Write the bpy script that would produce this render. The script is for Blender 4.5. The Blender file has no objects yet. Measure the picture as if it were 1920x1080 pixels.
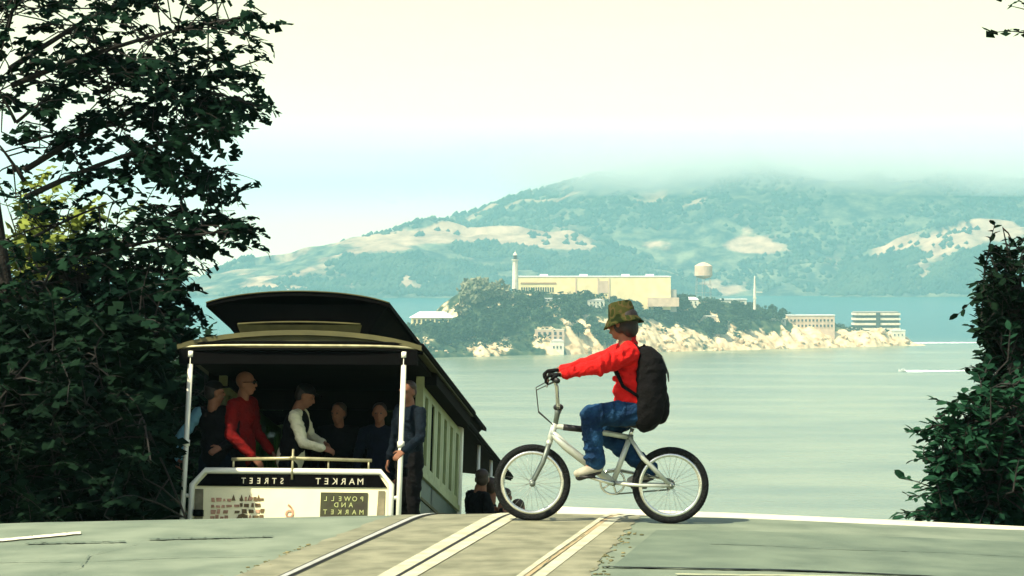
import bpy, bmesh, math, random
import numpy as np
from mathutils import Vector, Matrix, noise

random.seed(7); rng = np.random.default_rng(7)
S = bpy.context.scene
COL = S.collection
R = math.radians

# ------------------------------------------------------------------ camera, sky, sun, exposure
F, YH, EYE, SEA = 4825.0, 490.0, 1.70, -78.3
cam = bpy.data.cameras.new('camera'); camo = bpy.data.objects.new('camera', cam); COL.objects.link(camo)
camo.location = (0, 0, EYE); camo.rotation_euler = (R(90), 0, 0)
cam.sensor_width = 36; cam.lens = 36 * F / 1920; cam.shift_y = -50 / 1920
cam.clip_start = 0.5; cam.clip_end = 40000
S.camera = camo

SUN_DIR = Vector((-0.46, -0.36, 0.84)).normalized()
SUN_EL = math.asin(SUN_DIR.z); SUN_ROT = math.atan2(SUN_DIR.x, SUN_DIR.y)
W = bpy.data.worlds.new('World'); S.world = W; W.use_nodes = True
nt = W.node_tree; nt.nodes.clear()
def wn(t): return nt.nodes.new(t)
sky = wn('ShaderNodeTexSky'); sky.sky_type = 'NISHITA'; sky.sun_disc = False
sky.sun_elevation = SUN_EL; sky.sun_rotation = SUN_ROT; sky.dust_density = 3.0; sky.air_density = 1.0; sky.ozone_density = 1.5
tc = wn('ShaderNodeTexCoord'); sep = wn('ShaderNodeSeparateXYZ'); nt.links.new(tc.outputs['Generated'], sep.inputs[0])
band = wn('ShaderNodeMapRange'); band.interpolation_type = 'SMOOTHSTEP'
band.inputs['From Min'].default_value = 0.10; band.inputs['From Max'].default_value = 0.21
band.inputs['To Min'].default_value = 0.97; band.inputs['To Max'].default_value = 0.06
nt.links.new(sep.outputs['Z'], band.inputs['Value'])
mapn = wn('ShaderNodeMapping'); mapn.inputs['Scale'].default_value = (3.0, 3.0, 26.0)
nt.links.new(tc.outputs['Generated'], mapn.inputs['Vector'])
cn = wn('ShaderNodeTexNoise'); cn.inputs['Scale'].default_value = 1.6; cn.inputs['Detail'].default_value = 5
nt.links.new(mapn.outputs[0], cn.inputs['Vector'])
cr = wn('ShaderNodeValToRGB'); cr.color_ramp.elements[0].position = 0.38; cr.color_ramp.elements[1].position = 0.62
cr.color_ramp.elements[0].color = (.955, .985, 1.02, 1); cr.color_ramp.elements[1].color = (1.03, 1.0, .98, 1)
hz = wn('ShaderNodeValToRGB'); zs = wn('ShaderNodeMapRange'); zs.inputs['From Max'].default_value = 0.12; nt.links.new(sep.outputs['Z'], zs.inputs['Value']); nt.links.new(zs.outputs[0], hz.inputs['Fac'])
hz.color_ramp.elements[0].color = (1.22, .98, .50, 1); hz.color_ramp.elements[1].color = (1.0, .94, .54, 1)
for p_, c_ in ((.12, (1.18, .97, .52, 1)), (.24, (.86, .93, .78, 1)), (.34, (.84, .94, .84, 1)), (.48, (1.0, .94, .56, 1))):
    e_ = hz.color_ramp.elements.new(p_); e_.color = c_
hm = wn('ShaderNodeMix'); hm.data_type = 'RGBA'; hm.blend_type = 'MULTIPLY'; hm.inputs[0].default_value = 1
glow = wn('ShaderNodeMapRange'); glow.inputs['From Min'].default_value = 0.0; glow.inputs['From Max'].default_value = 0.11
glow.inputs['To Min'].default_value = 11.5; glow.inputs['To Max'].default_value = 7.2
nt.links.new(sep.outputs['Z'], glow.inputs['Value'])
gm = wn('ShaderNodeVectorMath'); gm.operation = 'SCALE'
nt.links.new(cn.outputs['Fac'], cr.inputs['Fac'])
mx = wn('ShaderNodeMix'); mx.data_type = 'RGBA'
nt.links.new(band.outputs[0], mx.inputs[0]); nt.links.new(sky.outputs[0], mx.inputs[6]); nt.links.new(hz.outputs[0], hm.inputs[6]); nt.links.new(cr.outputs[0], hm.inputs[7]); nt.links.new(hm.outputs[2], gm.inputs[0]); nt.links.new(glow.outputs[0], gm.inputs['Scale']); nt.links.new(gm.outputs[0], mx.inputs[7])
bg = wn('ShaderNodeBackground'); bg.inputs['Strength'].default_value = 0.10
out = wn('ShaderNodeOutputWorld'); nt.links.new(mx.outputs[2], bg.inputs['Color']); nt.links.new(bg.outputs[0], out.inputs['Surface'])

sl = bpy.data.lights.new('sun', 'SUN'); slo = bpy.data.objects.new('sun', sl); COL.objects.link(slo)
sl.energy = 4.2; sl.angle = R(0.6); sl.color = (1.0, 0.90, 0.66)
slo.rotation_euler = (-SUN_DIR).to_track_quat('-Z', 'Y').to_euler()
S.view_settings.view_transform = 'Standard'; S.view_settings.look = 'None'
S.view_settings.gamma = 1; S.view_settings.use_curve_mapping = False
S.view_settings.exposure = 0.92
S.cycles.max_bounces = 6; S.cycles.transparent_max_bounces = 16; S.cycles.volume_bounces = 3
S.cycles.use_denoising = True; S.cycles.sample_clamp_indirect = 4

# ------------------------------------------------------------------ helpers
def tag(o, label=None, cat=None, group=None, kind=None):
    if label: o['label'] = label
    if cat: o['category'] = cat
    if group: o['group'] = group
    if kind: o['kind'] = kind
    return o
def empty(name, label, cat, loc=(0, 0, 0), group=None, matrix=None):
    o = bpy.data.objects.new(name, None); COL.objects.link(o); o.empty_display_size = 0.2
    if matrix is not None: o.matrix_world = matrix
    else: o.location = loc
    return tag(o, label, cat, group)
def link(name, me, mat=None, parent=None, smooth=False, matrix=None):
    o = bpy.data.objects.new(name, me); COL.objects.link(o)
    if mat is not None and not me.materials: me.materials.append(mat)
    if smooth:
        me.polygons.foreach_set('use_smooth', [True] * len(me.polygons))
    if parent is not None: o.parent = parent
    if matrix is not None: o.matrix_local = matrix
    return o

class MB:
    def __init__(s): s.v = []; s.f = []
    def add(s, vs, fs):
        n = len(s.v); s.v += [tuple(v) for v in vs]; s.f += [tuple(i + n for i in f) for f in fs]; return s
    def box(s, c, d, m=None):
        x, y, z = d[0] / 2, d[1] / 2, d[2] / 2
        vs = [Vector((sx * x, sy * y, sz * z)) for sz in (-1, 1) for sx, sy in ((-1, -1), (1, -1), (1, 1), (-1, 1))]
        if m is not None: vs = [m @ v for v in vs]
        vs = [v + Vector(c) for v in vs]
        return s.add(vs, [(3, 2, 1, 0), (4, 5, 6, 7), (0, 1, 5, 4), (1, 2, 6, 5), (2, 3, 7, 6), (3, 0, 4, 7)])
    def bb(s, a, b): return s.box([(a[i] + b[i]) / 2 for i in range(3)], [abs(b[i] - a[i]) for i in range(3)])
    def tube(s, pts, rad, n=10, cap=True, closed=False):
        pts = [Vector(p) for p in pts]
        if not isinstance(rad, (list, tuple)): rad = [rad] * len(pts)
        up = None; vs = []; N = len(pts)
        for i, p in enumerate(pts):
            if closed: t = pts[(i + 1) % N] - pts[i - 1]
            else: t = pts[min(i + 1, N - 1)] - pts[max(i - 1, 0)]
            if t.length < 1e-9: t = Vector((0, 0, 1))
            t.normalize()
            if up is None:
                up = Vector((0, 0, 1)) if abs(t.z) < .9 else Vector((1, 0, 0))
            a = t.cross(up)
            if a.length < 1e-4: a = t.orthogonal()
            a.normalize(); b = a.cross(t).normalized(); up = b
            for k in range(n):
                an = 2 * math.pi * k / n
                vs.append(p + (a * math.cos(an) + b * math.sin(an)) * rad[i])
        fs = []
        for i in range(N if closed else N - 1):
            j = (i + 1) % N
            for k in range(n):
                k2 = (k + 1) % n
                fs.append((i * n + k, i * n + k2, j * n + k2, j * n + k))
        if cap and not closed:
            fs.append(tuple(range(n))[::-1]); fs.append(tuple((N - 1) * n + k for k in range(n)))
        return s.add(vs, fs)
    def capsule(s, p0, r0, p1, r1, n=12):
        p0 = Vector(p0); p1 = Vector(p1); d = p1 - p0; L = d.length
        d = d.normalized() if L > 1e-6 else Vector((0, 0, 1))
        pts = []; rr = []
        for a in (90, 70, 48, 24): pts.append(p0 - d * r0 * math.sin(R(a))); rr.append(max(r0 * math.cos(R(a)), r0 * .04))
        for t in (0, .33, .66, 1): pts.append(p0 + (p1 - p0) * t); rr.append(r0 + (r1 - r0) * t)
        for a in (24, 48, 70, 90): pts.append(p1 + d * r1 * math.sin(R(a))); rr.append(max(r1 * math.cos(R(a)), r1 * .04))
        return s.tube(pts, rr, n)
    def ell(s, c, r, rot=None, n=14, m=9):
        vs = [Vector((0, 0, -1))]
        for i in range(1, m):
            a = math.pi * i / m - math.pi / 2
            for k in range(n):
                b = 2 * math.pi * k / n
                vs.append(Vector((math.cos(a) * math.cos(b), math.cos(a) * math.sin(b), math.sin(a))))
        vs.append(Vector((0, 0, 1)))
        fs = [(0, 1 + (k + 1) % n, 1 + k) for k in range(n)]
        for i in range(m - 2):
            for k in range(n):
                k2 = (k + 1) % n
                fs.append((1 + i * n + k, 1 + i * n + k2, 1 + (i + 1) * n + k2, 1 + (i + 1) * n + k))
        T = len(vs) - 1; o = 1 + (m - 2) * n
        fs += [(T, o + k, o + (k + 1) % n) for k in range(n)]
        vs = [Vector((v.x * r[0], v.y * r[1], v.z * r[2])) for v in vs]
        if rot is not None: vs = [rot @ v for v in vs]
        return s.add([v + Vector(c) for v in vs], fs)
    def prism(s, poly, h, axis='y', at=0.0):   # poly in the two other axes, extruded along axis
        def P(a, b, c):
            return {'y': (a, c, b), 'x': (c, a, b), 'z': (a, b, c)}[axis]
        n = len(poly)
        vs = [P(a, b, at) for a, b in poly] + [P(a, b, at + h) for a, b in poly]
        fs = [tuple(range(n)), tuple(range(2 * n - 1, n - 1, -1))] + [(i, i + n, (i + 1) % n + n, (i + 1) % n) for i in range(n)]
        return s.add(vs, fs)
    def lathe(s, prof, n=16, c=(0, 0, 0)):
        vs = []
        for r, z in prof:
            for k in range(n):
                a = 2 * math.pi * k / n; vs.append((c[0] + r * math.cos(a), c[1] + r * math.sin(a), c[2] + z))
        fs = []
        for i in range(len(prof) - 1):
            for k in range(n):
                k2 = (k + 1) % n; fs.append((i * n + k, i * n + k2, (i + 1) * n + k2, (i + 1) * n + k))
        fs.append(tuple(range(n))[::-1]); fs.append(tuple((len(prof) - 1) * n + k for k in range(n)))
        return s.add(vs, fs)
    def mesh(s, name='shape'):
        me = bpy.data.meshes.new(name); me.from_pydata(s.v, [], s.f); me.update()
        bm = bmesh.new(); bm.from_mesh(me); bmesh.ops.recalc_face_normals(bm, faces=bm.faces); bm.to_mesh(me); bm.free()
        return me
    def build(s, name, mat, parent=None, smooth=False, bevel=0):
        me = s.mesh(name); o = link(name, me, mat, parent, smooth)
        if bevel:
            b = o.modifiers.new('bevel', 'BEVEL'); b.width = bevel; b.segments = 2; b.limit_method = 'ANGLE'
        return o
def grid_mesh(name, X, Y, Z):
    ny, nx = X.shape
    v = np.stack([X.ravel(), Y.ravel(), Z.ravel()], 1)
    i = np.arange(ny * nx).reshape(ny, nx)
    f = np.stack([i[:-1, :-1].ravel(), i[:-1, 1:].ravel(), i[1:, 1:].ravel(), i[1:, :-1].ravel()], 1)
    me = bpy.data.meshes.new(name); me.from_pydata(v.tolist(), [], f.tolist()); me.update()
    me.polygons.foreach_set('use_smooth', [True] * len(me.polygons))
    return me
def attr(me, name, vals):
    a = me.attributes.new(name, 'FLOAT', 'POINT'); a.data.foreach_set('value', np.asarray(vals, dtype=np.float32).ravel())

def mat(name, col, rough=0.8, col2=None, scale=4.0, bump=0.0, bscale=40.0, metal=0.0, spec=0.4, lo=0.35, hi=0.65, detail=5, coords='Object'):
    m = bpy.data.materials.new(name); m.use_nodes = True; n = m.node_tree; b = n.nodes['Principled BSDF']
    b.inputs['Roughness'].default_value = rough; b.inputs['Metallic'].default_value = metal; b.inputs['Specular IOR Level'].default_value = spec
    if col2 is None: col2 = tuple(c * 0.8 for c in col)
    t = n.nodes.new('ShaderNodeTexCoord'); x = n.nodes.new('ShaderNodeTexNoise'); x.inputs['Scale'].default_value = scale; x.inputs['Detail'].default_value = detail
    n.links.new(t.outputs[coords], x.inputs['Vector'])
    r = n.nodes.new('ShaderNodeValToRGB'); r.color_ramp.elements[0].position = lo; r.color_ramp.elements[1].position = hi
    r.color_ramp.elements[0].color = (*col2, 1); r.color_ramp.elements[1].color = (*col, 1)
    n.links.new(x.outputs['Fac'], r.inputs['Fac']); n.links.new(r.outputs[0], b.inputs['Base Color'])
    if bump:
        y = n.nodes.new('ShaderNodeTexNoise'); y.inputs['Scale'].default_value = bscale; y.inputs['Detail'].default_value = 4
        n.links.new(t.outputs[coords], y.inputs['Vector'])
        k = n.nodes.new('ShaderNodeBump'); k.inputs['Strength'].default_value = bump; k.inputs['Distance'].default_value = 0.05
        n.links.new(y.outputs['Fac'], k.inputs['Height']); n.links.new(k.outputs[0], b.inputs['Normal'])
    return m
def interp(v, pts):
    p = np.array(pts, float); return np.interp(v, p[:, 0], p[:, 1])
def vnoise(X, Y, sc, seed=0, octv=4):
    o = np.zeros(X.shape); a = 1.0
    for k in range(octv):
        gx = X / sc * 2 ** k + seed * 17.3; gy = Y / sc * 2 ** k - seed * 9.1
        ix = np.floor(gx).astype(int); iy = np.floor(gy).astype(int); fx = gx - ix; fy = gy - iy
        fx = fx * fx * (3 - 2 * fx); fy = fy * fy * (3 - 2 * fy)
        def h(a_, b_):
            q = np.sin(a_ * 127.1 + b_ * 311.7 + seed * 74.7 + k * 13.1) * 43758.5453; return q - np.floor(q)
        n_ = (h(ix, iy) * (1 - fx) + h(ix + 1, iy) * fx) * (1 - fy) + (h(ix, iy + 1) * (1 - fx) + h(ix + 1, iy + 1) * fx) * fy
        o += (n_ - .5) * a; a *= .5
    return o
def at(px, py, d): return Vector(((px - 960) / F * d, d, EYE - (py - YH) / F * d))

# ------------------------------------------------------------------ materials
M = {}
M['asphalt'] = mat('asphalt', (.215, .262, .182), .9, (.135, .178, .122), 2.2, .4, 260, coords='Object')
M['patch'] = mat('patch', (.150, .198, .136), .9, (.100, .140, .098), 2.4, .35, 240)
M['tar'] = mat('tar', (.02, .03, .02), .6)
M['trackbed'] = mat('trackbed', (.285, .285, .180), .9, (.165, .172, .105), 4.5, .45, 220)
M['concrete'] = mat('concrete', (.54, .53, .36), .85, (.36, .36, .24), 6, .3, 80)
M['kerb'] = mat('kerb', (.72, .70, .50), .85, (.58, .56, .40), 3, .2, 60)
M['rail_steel'] = mat('rail_steel', (.62, .62, .52), .45, (.42, .42, .35), 20, metal=.25)
M['rust'] = mat('rust', (.30, .22, .11), .7, (.42, .35, .19), 6)
M['groove'] = mat('groove', (.012, .014, .010), .9)
M['ground'] = mat('ground', (.10, .12, .06), .95, (.06, .09, .04), .6, .5, 20)
M['road_paint'] = mat('road_paint', (.45, .46, .28), .8, (.26, .29, .17), 4)

# ------------------------------------------------------------------ ground: road over the crest, hillside, bay
SLOPE = .228
def drop(y):
    y = np.asarray(y, float); a, b = 16.9, 18.9
    t = np.clip((y - a) / (b - a), 0, 1)
    return np.where(y < a, 0, -SLOPE * (b - a) * .5 * t * t) - SLOPE * np.maximum(y - b, 0)
def crown(x): return interp(x, [(-40, -.45), (-8, -.22), (-3.3, -.06), (-.9, -.012), (.15, 0), (1.55, -.028), (2.6, -.075), (3.3, -.105), (8, -.24), (40, -.5)])
def roadz(x, y): return drop(y) + crown(x)
ys = np.concatenate([np.linspace(2, 12, 8), np.linspace(12.5, 22, 77), np.linspace(23, 90, 30)])
def sheet(name, x0f, x1f, yy, dz, m, parent=None, nx=24, kind='structure', jag=0):
    X = np.zeros((len(yy), nx)); Y = np.zeros_like(X)
    for i, y in enumerate(yy):
        a, b = x0f(y), x1f(y)
        if jag: a += jag * random.uniform(-1, 1); b += jag * random.uniform(-1, 1)
        X[i] = np.linspace(a, b, nx); Y[i] = y
    me = grid_mesh(name, X, Y, roadz(X, Y) + dz)
    o = link(name, me, m, parent)
    if parent is None: o['kind'] = kind
    return o
sheet('road', lambda y: -7.5, lambda y: 8.0, ys, 0, M['asphalt'], nx=60)
X, Y = np.meshgrid(np.concatenate([np.linspace(-420, -10, 30), np.linspace(-9, 9, 30), np.linspace(10, 420, 30)]),
                   np.concatenate([np.linspace(-60, 10, 6), np.linspace(11, 30, 40), np.linspace(35, 420, 50)]))
Zt = np.maximum(roadz(np.clip(X, -40, 40), Y) - .10 - .004 * np.abs(X), SEA - 1.5)
Zt += np.where(Y > 30, vnoise(X, Y, 30, 3) * .5, 0)
o = link('hillside', grid_mesh('hillside', X, Y, Zt), M['ground']); o['kind'] = 'structure'

tb = sheet('track_bed', lambda y: -1.54 + .215 * (y - 14), lambda y: .43 + .128 * (y - 14), np.linspace(8, 40, 300), .004, M['trackbed'], nx=16, jag=.022)
yy = np.concatenate([np.linspace(8, 14, 20), np.linspace(14.05, 22, 80), np.linspace(22.5, 40, 20)])
def rl(off, k=.178): return lambda y: off + k * (y - 14)
def strip(name, off, a, b, dz, m, k=.178): return sheet(name, lambda y: off + k * (y - 14) + a, lambda y: off + k * (y - 14) + b, yy, dz, m, parent=tb, nx=3)
strip('rail_groove', -1.24, -.034, -.012, .008, M['groove'], .186)
strip('rail', -1.24, -.012, .028, .013, M['rail_steel'], .186)
strip('rail_groove', -1.24, .028, .052, .008, M['groove'], .186)
strip('slot_kerb', -.60, -.115, -.012, .009, M['concrete'], .174)
strip('slot', -.60, -.012, .014, .011, M['groove'], .174)
strip('slot_kerb', -.60, .014, .105, .009, M['concrete'], .174)
strip('rail', .075, -.022, .016, .012, M['concrete'], .172)
strip('rail_groove', .075, .016, .045, .008, M['rust'], .172)
strip('rail_border', .075, .06, .13, .007, M['concrete'], .166)
# newer asphalt patch right of the track, its tar seam, worn paint near the viewer
def band_sheet(name, pts0, pts1, dz, m, n=60, jag=0):
    """strip between two polylines given as (x, y) lists"""
    t = np.linspace(0, 1, n)
    def res(p):
        p = np.array(p, float); s = np.linspace(0, 1, len(p)); return np.stack([np.interp(t, s, p[:, 0]), np.interp(t, s, p[:, 1])], 1)
    a, b = res(pts0), res(pts1)
    if jag: a += rng.normal(0, jag, a.shape); b += rng.normal(0, jag, b.shape)
    k = np.linspace(0, 1, 8)[:, None]
    X = a[None, :, 0] * (1 - k) + b[None, :, 0] * k; Y = a[None, :, 1] * (1 - k) + b[None, :, 1] * k
    o = link(name, grid_mesh(name, X, Y, roadz(X, Y) + dz), m); o['kind'] = 'structure'; return o
band_sheet('asphalt_patch', [(.56, 14.35), (8, 14.5)], [(.92, 16.4), (3, 16.5), (8, 16.3)], .006, M['patch'], jag=.012)
band_sheet('tar_seam', [(.50, 14.30), (1.6, 14.32), (2.4, 14.36)], [(.50, 14.33), (1.6, 14.37), (2.4, 14.37)], .010, M['tar'], jag=.004)
band_sheet('worn_line', [(.9, 14.02), (2.4, 14.13), (4.5, 14.0)], [(.9, 14.06), (2.4, 14.20), (4.5, 14.07)], .010, M['road_paint'], jag=.006)
band_sheet('tar_seam', [(-2.25, 16.0), (-1.5, 16.05)], [(-2.25, 16.07), (-1.5, 16.10)], .010, M['patch'], jag=.01)
band_sheet('tar_seam', [(-3.0, 15.9), (-2.4, 15.92)], [(-3.0, 15.97), (-2.4, 15.96)], .010, M['patch'], jag=.01)
band_sheet('edge_line', [(-3.6, 15.75), (-2.75, 16.45)], [(-3.6, 15.95), (-2.78, 16.6)], .009, M['kerb'], jag=.006)
for pts in ([(-3.4, 14.9), (-2.9, 14.96), (-2.5, 14.9), (-2.0, 15.02), (-1.45, 15.0)], [(1.2, 15.6), (1.9, 15.52), (2.6, 15.63), (3.5, 15.5)], [(-2.6, 14.2), (-2.45, 14.6), (-2.5, 15.2), (-2.3, 15.8)],
            [(.15, 14.1), (.22, 14.7), (.30, 15.2), (.45, 16.0)]):
    band_sheet('crack', pts, [(x + .004, y + .012) for x, y in pts], .010, M['patch'], jag=.004)
# dark crumbled edge pieces of the track bed
def crumbs():
    b = MB()
    for i in range(90):
        if random.random() < .55:
            y = random.uniform(14.0, 16.3); x = .43 + .128 * (y - 14) + random.gauss(.03, .04)
        else:
            y = random.uniform(14.0, 15.6); x = -1.54 + .215 * (y - 14) + random.gauss(-.02, .03)
        r = random.uniform(.003, .010)
        b.ell((x, y, float(roadz(x, y)) + r * .4), (r * 1.5, r * 1.2, r * .7), n=6, m=4)
    o = b.build('gravel', mat('gravel', (.06, .07, .03), .95, (.25, .22, .10), 9)); o['kind'] = 'stuff'
crumbs()

# pale kerb beyond the crest on the right
b = MB(); n = 60
px_ = np.linspace(1046, 2050, n); vs = []
for p in px_:
    d = 18.0 + (p - 1046) * .0004
    zt = EYE - (interp(p, [(1046, 967), (1400, 980), (1700, 993), (2050, 1010)]) - YH) / F * d
    x = (p - 960) / F * d
    vs += [(x, d, zt - .30), (x, d, zt - .006), (x, d + .012, zt), (x, d + .9, zt - .02), (x, d + .9, zt - .5)]
b.add(vs, [(i * 5 + k, i * 5 + k + 1, i * 5 + 5 + k + 1, i * 5 + 5 + k) for i in range(n - 1) for k in range(4)])
o = b.build('kerb', M['kerb']); o['kind'] = 'structure'

# bay
m = bpy.data.materials.new('bay_water'); m.use_nodes = True; N = m.node_tree; bs = N.nodes['Principled BSDF']
bs.inputs['Roughness'].default_value = .26; bs.inputs['IOR'].default_value = 1.33
t = N.nodes.new('ShaderNodeTexCoord'); mp = N.nodes.new('ShaderNodeMapping'); mp.inputs['Scale'].default_value = (1, 2.2, 1)
N.links.new(t.outputs['Object'], mp.inputs[0])
n1 = N.nodes.new('ShaderNodeTexNoise'); n1.inputs['Scale'].default_value = .009; n1.inputs['Detail'].default_value = 6; N.links.new(mp.outputs[0], n1.inputs['Vector'])
rr = N.nodes.new('ShaderNodeValToRGB'); rr.color_ramp.elements[0].position = .3; rr.color_ramp.elements[1].position = .7
rr.color_ramp.elements[0].color = (.135, .170, .115, 1); rr.color_ramp.elements[1].color = (.245, .272, .168, 1)
N.links.new(n1.outputs['Fac'], rr.inputs['Fac'])
# beyond the island haze teal is painted into the water; near shore is silty
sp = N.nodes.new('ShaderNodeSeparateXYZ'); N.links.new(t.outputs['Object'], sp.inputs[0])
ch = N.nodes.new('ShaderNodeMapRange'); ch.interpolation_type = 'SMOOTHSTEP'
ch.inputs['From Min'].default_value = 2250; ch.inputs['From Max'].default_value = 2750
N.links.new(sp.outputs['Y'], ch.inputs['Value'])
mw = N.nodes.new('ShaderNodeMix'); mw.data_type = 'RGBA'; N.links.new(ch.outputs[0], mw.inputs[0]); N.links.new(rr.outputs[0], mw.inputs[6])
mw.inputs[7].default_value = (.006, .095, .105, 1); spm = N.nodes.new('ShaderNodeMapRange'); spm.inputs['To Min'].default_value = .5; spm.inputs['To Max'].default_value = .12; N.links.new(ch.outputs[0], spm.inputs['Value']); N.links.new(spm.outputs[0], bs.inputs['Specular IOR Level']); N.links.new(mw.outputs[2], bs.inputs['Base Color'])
n2 = N.nodes.new('ShaderNodeTexNoise'); n2.inputs['Scale'].default_value = .12; n2.inputs['Detail'].default_value = 6; N.links.new(t.outputs['Object'], n2.inputs['Vector'])
bu = N.nodes.new('ShaderNodeBump'); bu.inputs['Strength'].default_value = .55; bu.inputs['Distance'].default_value = 1.2
N.links.new(n2.outputs['Fac'], bu.inputs['Height']); N.links.new(bu.outputs[0], bs.inputs['Normal'])
xx, yy2 = np.meshgrid(np.linspace(-6500, 6500, 14), np.linspace(330, 10500, 24))
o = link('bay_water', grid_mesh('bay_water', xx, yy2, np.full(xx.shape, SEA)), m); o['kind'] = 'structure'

# ------------------------------------------------------------------ far hills
def hill_mat():
    m = bpy.data.materials.new('hill_cover'); m.use_nodes = True; N = m.node_tree; bs = N.nodes['Principled BSDF']
    bs.inputs['Roughness'].default_value = .95; bs.inputs['Specular IOR Level'].default_value = .1
    t = N.nodes.new('ShaderNodeTexCoord'); a = N.nodes.new('ShaderNodeAttribute'); a.attribute_name = 'dry_grass'
    x = N.nodes.new('ShaderNodeTexNoise'); x.inputs['Scale'].default_value = .014; x.inputs['Detail'].default_value = 10; x.inputs['Roughness'].default_value = .65
    N.links.new(t.outputs['Object'], x.inputs['Vector'])
    ad = N.nodes.new('ShaderNodeMath'); ad.operation = 'ADD'; N.links.new(a.outputs['Fac'], ad.inputs[0]); N.links.new(x.outputs['Fac'], ad.inputs[1])
    mr = N.nodes.new('ShaderNodeMapRange'); mr.inputs['From Min'].default_value = .88; mr.inputs['From Max'].default_value = 1.12; N.links.new(ad.outputs[0], mr.inputs['Value'])
    y = N.nodes.new('ShaderNodeTexNoise'); y.inputs['Scale'].default_value = .022; y.inputs['Detail'].default_value = 10; y.inputs['Roughness'].default_value = .7; N.links.new(t.outputs['Object'], y.inputs['Vector'])
    fr = N.nodes.new('ShaderNodeValToRGB'); fr.color_ramp.elements[0].color = (.004, .014, .016, 1); fr.color_ramp.elements[1].color = (.20, .20, .11, 1)
    fr.color_ramp.elements[0].position = .42; fr.color_ramp.elements[1].position = .66; N.links.new(y.outputs['Fac'], fr.inputs['Fac'])
    gr = N.nodes.new('ShaderNodeValToRGB'); gr.color_ramp.elements[0].color = (.24, .14, .08, 1); gr.color_ramp.elements[1].color = (.56, .38, .235, 1)
    gr.color_ramp.elements[0].position = .35; gr.color_ramp.elements[1].position = .65; N.links.new(y.outputs['Fac'], gr.inputs['Fac'])
    mi = N.nodes.new('ShaderNodeMix'); mi.data_type = 'RGBA'; N.links.new(mr.outputs[0], mi.inputs[0]); N.links.new(fr.outputs[0], mi.inputs[6]); N.links.new(gr.outputs[0], mi.inputs[7])
    N.links.new(mi.outputs[2], bs.inputs['Base Color'])
    return m
M['hill'] = hill_mat()
M['woods'] = mat('woods', (.055, .070, .040), .95, (.010, .024, .020), .012, spec=.05, lo=.4, hi=.62)
def hill(name, sil, Dsh, Drg, blobs, seed, nx=420, nd=90, rough=26, tree=7):
    p0, p1 = sil[0][0], sil[-1][0]
    px = np.linspace(p0, p1, nx); py = interp(px, sil)
    py = np.convolve(np.pad(py, 6, 'edge'), np.ones(13) / 13, 'valid')
    H = EYE - (py - YH) / F * Drg - SEA
    t = np.linspace(0, 1.9, nd)[:, None]
    D = Dsh + (Drg - Dsh) * t + 0 * px[None]
    prof = np.where(t < 1, np.sin(np.clip(t, 0, 1) * math.pi / 2) ** 1.15, np.clip(1 - (t - 1) / .9, 0, 1) ** .9)
    Xw = (px[None] - 960) / F * Drg + 0 * t
    Z = H[None] * prof
    amp = np.clip(H[None] / 60, 0, 1) * np.clip(t * 3, 0, 1)
    gul = np.abs(vnoise(Xw, D * .45, 520, seed, 4)) * 2
    Z = Z * (1 - .30 * np.clip(gul, 0, 1) * np.clip(1.15 - np.abs(t - .5), 0, 1) * (t < .97)) + amp * vnoise(Xw, D, 60, seed + 1, 2) * tree * 1.9
    Z = np.maximum(Z + SEA, SEA - 2)
    me = grid_mesh(name, Xw, D, Z)
    pxs = 960 + Xw / D * F; pys = YH - (Z - EYE) / D * F
    g = np.zeros(Z.shape) + .16
    for cx, cy, rx, ry, s_ in blobs:
        g += s_ * np.exp(-(((pxs - cx) / rx) ** 2 + ((pys - cy) / ry) ** 2) ** 1.5)
    g += vnoise(Xw, D, 110, seed + 5, 5) * .75
    attr(me, 'dry_grass', g)
    o = link(name, me, M['hill']); o['kind'] = 'structure'
    # woods on the slope facing the viewer, one mass of small crowns
    if name != 'far_shore':
        r = np.random.default_rng(seed); n = int(nx * 30); ii = r.integers(2, int(nd * .56), n); jj = r.integers(0, nx, n)
        cl = vnoise(Xw, D, 230, seed + 9, 3)[ii, jj]; keep = ((g[ii, jj] < .42) | (r.random(n) < .045)) & (cl > -.16) & (Z[ii, jj] > SEA + 4); ii, jj = ii[keep], jj[keep]; k = len(ii)
        c = np.stack([Xw[ii, jj], D[ii, jj], Z[ii, jj]], 1) + r.normal(0, 1, (k, 3)) * np.array([5, 5, 0]); s = r.uniform(4.5, 10, (k, 1)); z_ = np.zeros((k, 1))
        off = [np.hstack(v) for v in ((s, z_, z_ + 2), (z_, s, z_ + 2), (-s, z_, z_ + 2), (z_, -s, z_ + 2), (s * .3, z_, s * 1.25), (z_, z_, -s * .8))]
        v = np.stack([c + o_ for o_ in off], 1).reshape(-1, 3); b0 = np.arange(k)[:, None] * 6
        f = np.concatenate([b0 + np.array(t_) for t_ in ((0, 1, 4), (1, 2, 4), (2, 3, 4), (3, 0, 4), (1, 0, 5), (2, 1, 5), (3, 2, 5), (0, 3, 5))])
        wm = bpy.data.meshes.new('woods'); wm.vertices.add(len(v)); wm.vertices.foreach_set('co', v.ravel()); wm.loops.add(f.size); wm.loops.foreach_set('vertex_index', f.ravel().astype(np.int32)); wm.polygons.add(len(f)); wm.polygons.foreach_set('loop_start', np.arange(0, f.size, 3, dtype=np.int32)); wm.update(calc_edges=True); w = link('woods', wm, M['woods']); w['kind'] = 'stuff'
    return o
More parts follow.
